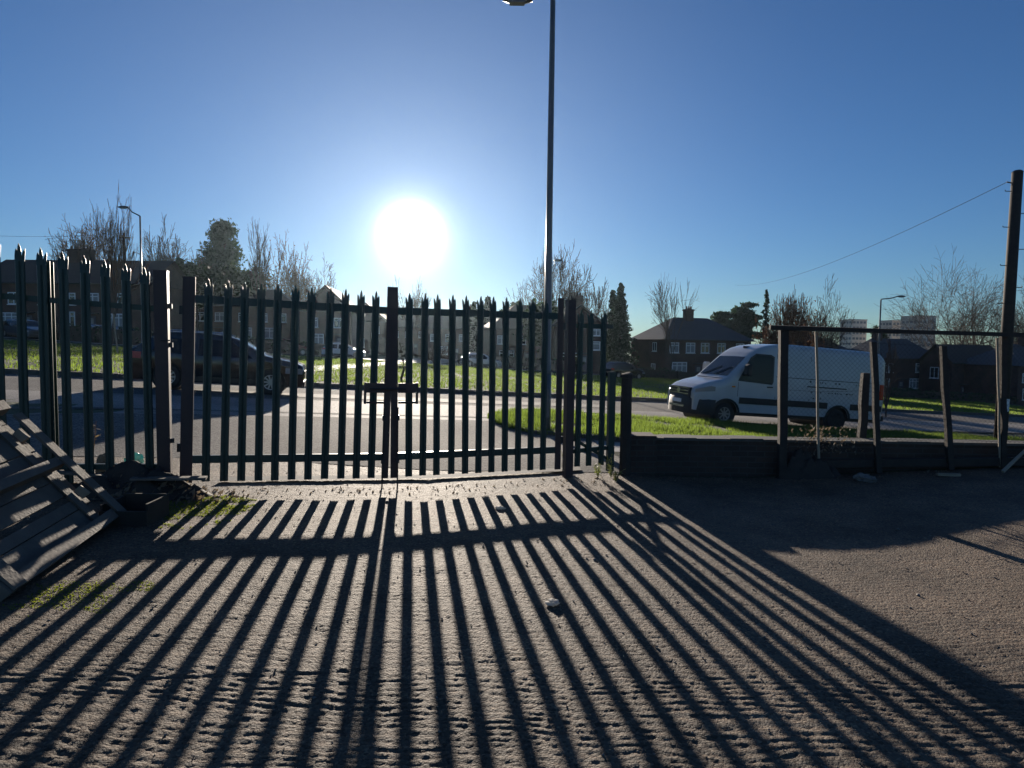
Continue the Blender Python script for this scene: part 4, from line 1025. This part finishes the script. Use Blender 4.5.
def wire(lab, p, q, sag, r=.012):
    pts = [p.lerp(q, i / 24) - Vector((0, 0, sag * 4 * (i / 24) * (1 - i / 24))) for i in range(25)]
    tag(MB().tube(pts, r, 4).build('overhead_wire', 'cable'), lab, 'wire')
wire('thin overhead wire running from the telegraph pole down to the hip roofed house', pb + d * .96 + Vector((-.3, 0, .03)), at(735, 285, 80), 1.0, .009)
wp = at(124, 233, 62); t = thing('utility_pole', 'thin wooden utility pole between the slender birch and the left lamp', 'pole', (wp.x, 62, gz(wp.x, 62)))
MB().tube([(0, 0, 0), (0, 0, wp.z - t.location.z)], [.16, .12], 8).build('shaft', 'wood_dark', t); MB().box((-.5, -.06, wp.z - t.location.z - .5), (.5, .06, wp.z - t.location.z - .38)).build('crossarm', 'wood_dark', t)
wire('long wire crossing the sky at the far left towards the utility pole', wp, at(-60, 233, 50), .3, .014)
wire('lower wire from the utility pole to the broad chimney', wp - Vector((0, 0, .4)), at(50, 249, 64), .5, .018)
# ------------------------------------------------------------------ vehicles
class Shell:
    def __init__(s, L, hw, top, zb, arches, r=.18, tum=.10, belt=.9, fr=.35, rr=.15, ra=.36, steps=.05, tum2=0):
        s.__dict__.update(L=L, hw=hw, top=top, zb=zb, arches=arches, r=r, tum=tum, belt=belt, fr=fr, rr=rr, ra=ra, st=steps, tum2=tum2)
    def zt(s, x): return float(np.interp(x, [p[0] for p in s.top], [p[1] for p in s.top]))
    def plan(s, x):
        k = 1.0
        if x < s.fr: k -= .16 * (1 - x / s.fr) ** 2.2
        if x > s.L - s.rr: k -= .07 * ((x - s.L + s.rr) / s.rr) ** 2
        return k
    def y(s, x, z): return s.hw * s.plan(x) - max(0, z - s.belt) * s.tum - max(0, z - 1.75) * s.tum2 - max(0, s.belt * .6 - z) * .06
    def zlow(s, x):
        z = s.zb
        for ax, az in s.arches:
            dx = abs(x - ax)
            if dx < s.ra: z = max(z, az + math.sqrt(s.ra ** 2 - dx ** 2))
        return z
    def ring(s, x):
        zt = s.zt(x); zl = min(s.zlow(x), zt - .12); r = min(s.r, (zt - zl) * .45); z1 = zt - r; pts = []
        for i in range(9): z = zl + (z1 - zl) * i / 8; pts.append((s.y(x, z), z))
        y1 = s.y(x, z1); rr = min(r, y1 * .5)
        for i in range(1, 6): a = PI / 2 * i / 5; pts.append((y1 - rr + rr * math.cos(a), z1 + r * math.sin(a)))
        yy = pts[-1][0]
        for u in (.66, .33, 0): pts.append((yy * u, zt + .012 * (1 - u)))
        return pts
    def body(s, name, m, parent):
        xs_ = sorted(set([round(i * s.st, 4) for i in range(int(s.L / s.st) + 1)] + [s.L] + [p[0] for p in s.top] + [a + k * s.ra for a, _ in s.arches for k in (-1.001, -.98, -.9, .9, .98, 1.001)]))
        xs_ = [x for x in xs_ if 0 <= x <= s.L]; mb = MB(); N = None
        for x in xs_:
            p = s.ring(x); full = [(x, -y, z) for y, z in p] + [(x, y, z) for y, z in p[-2::-1]]; N = len(full); mb.v += full
        for i in range(len(xs_) - 1):
            for k in range(N - 1): a = i * N + k; mb.f.append((a, a + 1, a + 1 + N, a + N))
        mb.f.append(tuple(range(N))); o = (len(xs_) - 1) * N; mb.f.append(tuple(reversed(range(o, o + N))))
        return shade_auto(mb.build(name, m, parent), 32)
    def side(s, pts, sg, off=.006):
        """polygon in (x,z) laid on the side"""
        return [(x, sg * (s.y(x, z) + off), z) for x, z in pts]
    def strip(s, mb, x0, x1, zlo, zhi, sg, off=.01, n=8):
        for i in range(n):
            a = x0 + (x1 - x0) * i / n; b = x0 + (x1 - x0) * (i + 1) / n
            q = [(a, zlo(a)), (b, zlo(b)), (b, zhi(b)), (a, zhi(a))]; A = s.side(q, sg, off); B = s.side(q, sg, -.03)
            mb.add(A + B, [(0, 1, 2, 3), (0, 4, 5, 1), (3, 2, 6, 7), (0, 3, 7, 4), (1, 5, 6, 2)])
def wheel(parent, x, y, r, w, sg, spokes=10, rim='alloy'):
    t = MB(); n = 28; prof = [(-w / 2, r * .62), (-w / 2, r * .93), (-w / 2 + .02, r), (w / 2 - .02, r), (w / 2, r * .93), (w / 2, r * .62)]
    o = 0
    for k in range(n):
        a = 2 * PI * k / n
        for yy, rr in prof: t.v.append((x + rr * math.cos(a), y + yy, r + rr * math.sin(a)))
    P = len(prof)
    for k in range(n):
        for j in range(P - 1): a = k * P + j; b = ((k + 1) % n) * P + j; t.f.append((a, a + 1, b + 1, b))
    wh = thing_part = t.build('wheel', 'rubber', parent, True)
    m = MB(); yo = y + sg * (w / 2 - .02)
    m.tube([(x, yo, r), (x, yo + sg * .012, r)], r * .16, 12)
    for k in range(spokes):
        a = 2 * PI * k / spokes; m.bar((x + .1 * r * math.cos(a), yo, r + .1 * r * math.sin(a)), (x + .62 * r * math.cos(a), yo, r + .62 * r * math.sin(a)), .12 * r, .02, (0, 1, 0))
    rn = [(x + .64 * r * math.cos(2 * PI * k / n), yo - sg * .005, r + .64 * r * math.sin(2 * PI * k / n)) for k in range(n)]
    r2 = [(x + .55 * r * math.cos(2 * PI * k / n), yo - sg * .015, r + .55 * r * math.sin(2 * PI * k / n)) for k in range(n)]
    m.add(rn + r2, [(k, (k + 1) % n, (k + 1) % n + n, k + n) for k in range(n)])
    m.build('rim', rim, wh)
    MB().tube([(x, y - sg * .04, r), (x, y + sg * (w / 2 - .06), r)], r * .62, 20).build('brake_drum', 'plastic', wh)
def place(root, X, Y, heading, zoff=0):
    ex = Vector((math.cos(heading), math.sin(heading), 0)); e = .5
    ex.z = (plane_z(X + ex.x * e, Y + ex.y * e) - plane_z(X - ex.x * e, Y - ex.y * e)) / (2 * e)
    ey = Vector((-math.sin(heading), math.cos(heading), 0)); ey.z = (plane_z(X + ey.x * e, Y + ey.y * e) - plane_z(X - ey.x * e, Y - ey.y * e)) / (2 * e)
    root.matrix_world = frame_matrix(Vector((X, Y, plane_z(X, Y) + zoff)), ex, ey)
RH = math.atan(.5)

def make_van():
    t = thing('delivery_van', 'white high roof delivery van with faint script, on the road behind the mesh fence', 'van')
    r = .345; S = Shell(7.15, 1.0, [(0, .98), (.05, 1.10), (.22, 1.21), (.55, 1.33), (.98, 1.44), (1.10, 1.52), (1.80, 2.20), (1.98, 2.36), (2.2, 2.50), (2.5, 2.61), (2.9, 2.68), (3.5, 2.71), (6.6, 2.70), (6.95, 2.66), (7.15, 2.52)], .42,
                       [(1.05, r), (5.30, r)], r=.20, tum=.065, belt=1.36, fr=.75, rr=.25, ra=.44)
    b = S.body('body', 'white_paint', t)
    MB().box((.35, -.80, .30), (7.0, .80, .75)).build('chassis', 'plastic', t)
    for ax in (1.05, 5.30): MB().tube([(ax, -.86, r + .02), (ax, .86, r + .02)], .455, 24).build('wheel_housing', 'plastic', t)
    for ax in (1.05, 5.30):
        for sg in (-1, 1): wheel(t, ax, sg * .84, r, .225, sg, 8, 'alloy' if ax < 2 else 'plastic')
    # windscreen
    def wpt(x, y, o=.008): return (x - o * .7, y, S.zt(x) + o * .7 + .012 * (1 - abs(y)))
    mb = MB(); x0, x1 = 1.13, 1.79; w0, w1 = .80, .72; n = 6; m_ = 6
    for i in range(n + 1):
        x = x0 + (x1 - x0) * i / n; wd = w0 + (w1 - w0) * i / n
        for j in range(m_ + 1): y = -wd + 2 * wd * j / m_; mb.v.append(wpt(x, y))
    for i in range(n):
        for j in range(m_): a = i * (m_ + 1) + j; mb.f.append((a, a + 1, a + m_ + 2, a + m_ + 1))
    ws = mb.build('windscreen', 'glass', t)
    mb = MB()
    for y0, y1 in ((.55, -.05), (-.10, -.62)): mb.bar(wpt(1.12, y0, .03), wpt(1.42, y1, .03), .022, .02)
    mb.build('wiper', 'plastic', ws)
    mb = MB(); mb.box((1.0, -.75, 1.46), (1.12, .75, 1.475)); mb.build('scuttle', 'plastic', t)
    for sg in (-1, 1):
        mb = MB(); q = S.side([(1.46, 1.46), (2.62, 1.40), (2.66, 1.50), (2.66, 2.22), (2.55, 2.27), (2.05, 2.27), (1.86, 2.14)], sg, .008); mb.add(q, [tuple(range(len(q)))]); w = mb.build('side_window', 'glass', t)
        mb = MB(); fr_ = [(1.40, 1.42), (2.66, 1.36), (2.71, 1.46), (2.71, 2.26), (2.58, 2.32), (2.02, 2.32), (1.82, 2.18)]; q = S.side(fr_, sg, .004); mb.add(q, [tuple(range(len(q)))]); mb.build('window_seal', 'plastic', t)
        # rubbing strips between the arches
        for a, b_ in ((1.50, 4.84), (5.76, 7.06)):
            mb = MB(); S.strip(mb, a, b_, lambda x: .70, lambda x: .90, sg, .022, 10); mb.build('rubbing_strip', 'plastic', t)
        # arch flare over the front wheel
        for ax in (1.05, 5.30):
            mb = MB(); k_ = 14
            for i in range(k_):
                a0 = PI * i / k_; a1 = PI * (i + 1) / k_; q = [(ax + .44 * math.cos(a0), r + .44 * math.sin(a0)), (ax + .44 * math.cos(a1), r + .44 * math.sin(a1)), (ax + .52 * math.cos(a1), r + .50 * math.sin(a1)), (ax + .52 * math.cos(a0), r + .50 * math.sin(a0))]
                A = S.side(q, sg, .02); mb.add(A, [(0, 1, 2, 3)])
            mb.build('arch_flare', 'plastic', t)
        mb = MB(); S.strip(mb, .03, .62, lambda x: .98 + .10 * x, lambda x: 1.06 + .30 * x if x < .4 else 1.18 + (.62 - x) * .1, sg, .012, 8); mb.build('headlight', 'lens', t)
        # door seams and handles
        mb = MB()
        for x in (1.42, 2.80, 4.10): sm_ = MB(); S.strip(sm_, x, x + .014, lambda x: .92, lambda x: 2.36 if x > 2 else 1.38, sg, .003, 1); sm_.build('panel_seam', 'plastic', t)
        S.strip(mb, 2.8, 6.9, lambda x: 1.62, lambda x: 1.64, sg, .004, 10); mb.build('door_rail', 'plastic', t)
        for x in (2.48, 2.92): mb = MB(); S.strip(mb, x, x + .20, lambda x: 1.26, lambda x: 1.30, sg, .035, 1); mb.build('door_handle', 'plastic', t)
        mb = MB(); S.strip(mb, 1.20, 1.32, lambda x: 1.20, lambda x: 1.25, sg, .012, 1); mb.build('indicator', 'amber', t)
        mb = MB(); yy = S.y(1.62, 1.6); mb.bar((1.62, sg * yy, 1.60), (1.58, sg * (yy + .12), 1.66), .06, .05); mb.build('mirror_arm', 'plastic', t)
        mb = MB(); 
        for k, (x, s_) in enumerate(((1.50, .7), (1.56, 1), (1.66, 1))):
            c = Vector((x, sg * (yy + .22), 1.78)); mb.v += [tuple(c + Vector((0, a * .11 * s_, b2 * .19 * s_))) for a, b2 in ((-1, -.8), (-.8, -1), (.8, -1), (1, -.8), (1, .8), (.8, 1), (-.8, 1), (-1, .8))]
        for i in range(2):
            for k in range(8): a, b2 = i * 8 + k, i * 8 + (k + 1) % 8; mb.f.append((a, b2, b2 + 8, a + 8))
        mb.f += [tuple(range(8)), tuple(range(16, 24))]; mb.build('mirror', 'white_paint' if sg > 0 else 'plastic', t)
        mb = MB(); S.strip(mb, 6.90, 7.12, lambda x: 1.10, lambda x: 1.62, sg, .012, 2); mb.build('tail_light', 'red_lens', t)
    # bumper wrapped round the nose
    mb = MB(); k_ = 16; prev = None
    path = [(.66, 1.0), (.40, .985), (.16, .90), (.02, .76), (-.07, .5), (-.10, .2), (-.10, -.2), (-.07, -.5), (.02, -.76), (.16, -.90), (.40, -.985), (.66, -1.0)]
    for x, y in path: mb.v += [(x, y * 1.0, .28), (x - .01, y * 1.015, .45), (x, y * 1.015, .74), (x + .06, y * .97, .88 if abs(y) < .95 else .80)]
    for i in range(len(path) - 1):
        for j in range(3): a = i * 4 + j; mb.f.append((a, a + 4, a + 5, a + 1))
    shade_auto(mb.build('front_bumper', 'plastic', t), 40)
    mb = MB(); mb.box((-.05, -.62, .80), (.03, .62, 1.10)); g_ = mb.build('grille', 'plastic', t)
    for z in (.88, .97, 1.06): MB().box((-.075, -.58, z), (-.05, .58, z + .022)).build('grille_bar', 'chrome', g_)
    MB().tube([(-.055, 0, .975), (-.085, 0, .975)], .09, 20).build('round_badge', 'chrome', g_)
    MB().box((-.125, -.45, .46), (-.10, .45, .53)).build('bumper_trim', 'chrome', t)
    MB().box((7.12, -.92, .38), (7.24, .92, .56)).build('rear_bumper', 'plastic', t)
    MB().box((-.135, -.26, .60), (-.105, .26, .71)).build('number_plate', 'upvc', t)
    MB().box((2.18, -.12, 2.49), (2.36, .02, 2.57)).build('roof_aerial', 'plastic', t)
    # faint script: too small to read in the photograph, kept as short dark strokes in two lines and a rule
    mb = MB(); rr = random.Random(5)
    for z0, xa, xb, hh in ((1.52, 4.10, 6.1, .07), (1.20, 4.0, 5.9, .05), (.99, 4.25, 4.6, .06)):
        x = xa
        while x < xb:
            w_ = rr.uniform(.02, .07)
            if rr.random() > .35: S.strip(mb, x, x + w_, lambda q: z0, lambda q, hh=hh: z0 + hh * rr.uniform(.5, 1), -1, .004, 1)
            x += w_ + rr.uniform(.03, .10)
    S.strip(mb, 4.0, 5.55, lambda x: 1.37, lambda x: 1.405, -1, .008, 8)
    mb.build('lettering', 'plastic', t)
    return t
van = make_van()
vn = at(676, 400, 21.7)
place(van, 5.44, 20.77, math.radians(15), -.06)

def make_car(lab, paint, cat='car', kind='suv', group=None, detail=True, name='parked_car'):
    t = thing(name, lab, cat, group=group)
    if kind == 'suv': L, hw, top, r, ax = 4.55, .90, [(0, .74), (.06, .86), (.3, .95), (.95, 1.06), (1.1, 1.10), (1.85, 1.50), (2.2, 1.58), (2.7, 1.61), (3.6, 1.57), (3.85, 1.51), (4.35, 1.12), (4.5, 1.04), (4.55, .86)], .345, (.88, 3.55)
    else: L, hw, top, r, ax = 4.05, .85, [(0, .66), (.06, .76), (.3, .84), (.9, .94), (1.05, .98), (1.75, 1.38), (2.1, 1.44), (2.8, 1.44), (3.4, 1.38), (3.85, 1.02), (4.0, .92), (4.05, .76)], .31, (.8, 3.35)
    k = 1.0 if kind == 'suv' else .9
    S = Shell(L, hw, top, .24, [(a, r) for a in ax], r=.14, tum=.30, belt=.92 * k + .03, fr=.6, rr=.4, ra=r + .055)
    S.body('body', paint, t); MB().box((.4, -hw + .12, .22), (L - .4, hw - .12, .6)).build('chassis', 'plastic', t)
    for a in ax:
        for sg in (-1, 1): wheel(t, a, sg * (hw - .12), r, .2, sg, 10)
        MB().tube([(a, -hw + .10, r), (a, hw - .10, r)], r + .06, 20).build('wheel_housing', 'plastic', t)
    zb = .98 * k; b = top[4][0]; xt = top[5][0]; xe = top[9][0] if kind == 'suv' else top[8][0]
    for sg in (-1, 1):
        mid = (xt + xe) / 2; g = .05
        mb = MB(); zt = S.zt(xt + .25) - .13
        q = S.side([(b + .28, zb), (mid - g, zb), (mid - g, zt), (xt + .12, zt), ], sg, .006); mb.add(q, [tuple(range(len(q)))])
        q = S.side([(mid + g, zb), (xe + .12, zb + .03), (xe - .12, zt - .05), (mid + g, zt)], sg, .006); mb.add(q, [tuple(range(len(q)))])
        mb.build('side_window', 'glass', t)
        mb = MB(); S.strip(mb, .04, .5, lambda x: .62 * k, lambda x: .76 * k + .06 * x, sg, .012, 6); mb.build('headlight', 'lens', t)
        mb = MB(); S.strip(mb, L - .35, L - .04, lambda x: .80 * k, lambda x: .98 * k, sg, .012, 4); mb.build('tail_light', 'red_lens', t)
        yy = S.y(b + .5, zb + .05); MB().box((b + .42, min(sg * yy, sg * (yy + .2)), zb), (b + .56, max(sg * yy, sg * (yy + .2)), zb + .14)).build('mirror', paint, t)
        mb = MB(); S.strip(mb, ax[0] + r + .08, ax[1] - r - .08, lambda x: .26, lambda x: .40, sg, .012, 5); mb.build('sill', 'plastic', t)
    def glass(x0, x1, w0, w1, nm):
        mb = MB(); n = 5
        dz = (S.zt(x1) - S.zt(x0)) / (x1 - x0); nl = math.hypot(1, dz); ox, oz = -dz / nl * .01, 1 / nl * .01
        for i in range(n + 1):
            u = i / n; x = x0 + (x1 - x0) * u; wd = w0 + (w1 - w0) * u
            for j in range(5): y = -wd + 2 * wd * j / 4; mb.v.append((x + ox, y, S.zt(x) + oz + .012 * (1 - abs(y) / wd)))
        for i in range(n):
            for j in range(4): a = i * 5 + j; mb.f.append((a, a + 1, a + 6, a + 5))
        mb.build(nm, 'glass', t)
    glass(b + .04, xt - .03, hw * .78, hw * .66, 'windscreen')
    e0, e1 = (top[9][0] + .04, top[10][0] - .05) if kind == 'suv' else (top[8][0] + .04, top[9][0] - .05)
    glass(e0, e1, hw * .64, hw * .74, 'rear_window')
    MB().box((-.015, -.45, .50 * k), (.02, .45, .70 * k)).build('grille', 'plastic', t)
    MB().box((-.03, -.7, .24), (.10, .7, .40)).build('front_bumper', 'plastic', t)
    if kind == 'suv':
        for sg in (-1, 1): MB().tube([(2.1, sg * .60, S.zt(2.1) - .0), (2.3, sg * .60, S.zt(2.3) + .05), (3.5, sg * .60, S.zt(3.5) + .05), (3.7, sg * .60, S.zt(3.7))], .014, 6).build('roof_rail', 'chrome', t)
    return t
c1 = make_car('black car driving right along the road behind the left gate leaf', 'black_paint', name='black_car')
place(c1, -6.25, 19.2, math.radians(15) + PI, .0)
def parked(lab, paint, px, Y, head, kind='hatch'):
    c = make_car(lab, paint, kind=kind, group='cars parked along the service road'); d_ = ray(px, 350); place(c, d_.x / d_.y * Y, Y, head, .02); return c
parked('silver parked car below the left houses, left of the slender birch', 'silver_paint', 112, 52, PI - .55)
parked('pale grey parked car below the left houses, right of the slender birch', 'silver_paint', 134, 53.5, PI - .6)
parked('grey parked car at the far left below the hedge', 'grey_paint', 40, 47.5, PI - .5)
parked('red parked car in front of the narrow gabled house', 'red_paint', 312, 61, PI + .25)
parked('white parked car in front of the houses left of the gate stiles', 'white_paint', 365, 62.5, PI + .2)
parked('silver parked car behind the right gate leaf, left of the dark one', 'silver_paint', 500, 66, PI + .25)
parked('large dark parked car on the green edge, left of the hip roofed house', 'black_paint', 640, 65, PI + .55, 'suv')

# ------------------------------------------------------------------ light, sky, air
SD = ray(411, 235).normalized(); EL = math.asin(SD.z); AZ = math.atan2(SD.x, SD.y)
sl = bpy.data.lights.new('sun', 'SUN'); sl.energy = 5.0; sl.angle = math.radians(.53); sl.color = (1, .88, .74)
so = bpy.data.objects.new('sun', sl); COL.objects.link(so); so.rotation_euler = (-SD).to_track_quat('-Z', 'Y').to_euler(); so.location = (0, 0, 30)
wd = bpy.data.worlds.new('World'); sc.world = wd; wd.use_nodes = True; nt = wd.node_tree; bg = nt.nodes['Background']
sk = nt.nodes.new('ShaderNodeTexSky'); sk.sky_type = 'NISHITA'; sk.sun_disc = False; sk.sun_elevation = EL; sk.sun_rotation = AZ
sk.air_density = 1.0; sk.dust_density = .0; sk.ozone_density = 2.2; sk.altitude = 100
mu = nt.nodes.new('ShaderNodeMixRGB'); mu.blend_type = 'MULTIPLY'; mu.inputs[0].default_value = 1; mu.inputs[2].default_value = (.60, .93, 1.45, 1)
nt.links.new(sk.outputs[0], mu.inputs[1]); 
# aureole of the low sun in the sky itself, fixed in world directions
tcw = nt.nodes.new('ShaderNodeTexCoord'); nrm = nt.nodes.new('ShaderNodeVectorMath'); nrm.operation = 'NORMALIZE'; nt.links.new(tcw.outputs['Generated'], nrm.inputs[0])
dp = nt.nodes.new('ShaderNodeVectorMath'); dp.operation = 'DOT_PRODUCT'; nt.links.new(nrm.outputs[0], dp.inputs[0]); dp.inputs[1].default_value = tuple(SD)
mx0 = nt.nodes.new('ShaderNodeMath'); mx0.operation = 'MAXIMUM'; nt.links.new(dp.outputs['Value'], mx0.inputs[0]); mx0.inputs[1].default_value = 0
last = mu.outputs[0]
for pw, col in ((3400, (230, 227, 222)), (800, (13, 13, 12.8)), (90, (2.2, 2.4, 2.5)), (14, (2.3, 2.6, 2.8))):
    p_ = nt.nodes.new('ShaderNodeMath'); p_.operation = 'POWER'; nt.links.new(mx0.outputs[0], p_.inputs[0]); p_.inputs[1].default_value = pw
    m_ = nt.nodes.new('ShaderNodeVectorMath'); m_.operation = 'SCALE'; m_.inputs[0].default_value = col; nt.links.new(p_.outputs[0], m_.inputs['Scale'])
    a_ = nt.nodes.new('ShaderNodeVectorMath'); a_.operation = 'ADD'; nt.links.new(last, a_.inputs[0]); nt.links.new(m_.outputs[0], a_.inputs[1]); last = a_.outputs[0]
nt.links.new(last, bg.inputs[0]); bg.inputs[1].default_value = .038
hz_ = MB().box((-330, -30, -40), (420, 480, 26)).build('haze', 'kerb'); struct(hz_, 'stuff'); hz_['category'] = 'haze'; hz_['label'] = 'thin bright winter haze glowing around the low sun'
hm = bpy.data.materials.new('haze_air'); hm.use_nodes = True; hn = hm.node_tree; hn.nodes.remove(hn.nodes['Principled BSDF'])
pv = hn.nodes.new('ShaderNodeVolumePrincipled'); pv.inputs['Color'].default_value = (.66, .86, 1, 1); pv.inputs['Density'].default_value = HAZE; pv.inputs['Anisotropy'].default_value = HAZE_G
hn.links.new(pv.outputs[0], hn.nodes['Material Output'].inputs['Volume']); hz_.data.materials.clear(); hz_.data.materials.append(hm)
sc.view_settings.view_transform = 'Standard'; sc.view_settings.look = 'None'; sc.view_settings.gamma = 1; sc.view_settings.exposure = EXPO
sc.render.engine = 'CYCLES'; sc.cycles.use_denoising = DN; sc.cycles.denoiser = 'OPENIMAGEDENOISE'
sc.cycles.max_bounces = 6; sc.cycles.volume_bounces = 0; sc.cycles.transparent_max_bounces = 8; sc.cycles.sample_clamp_indirect = 4
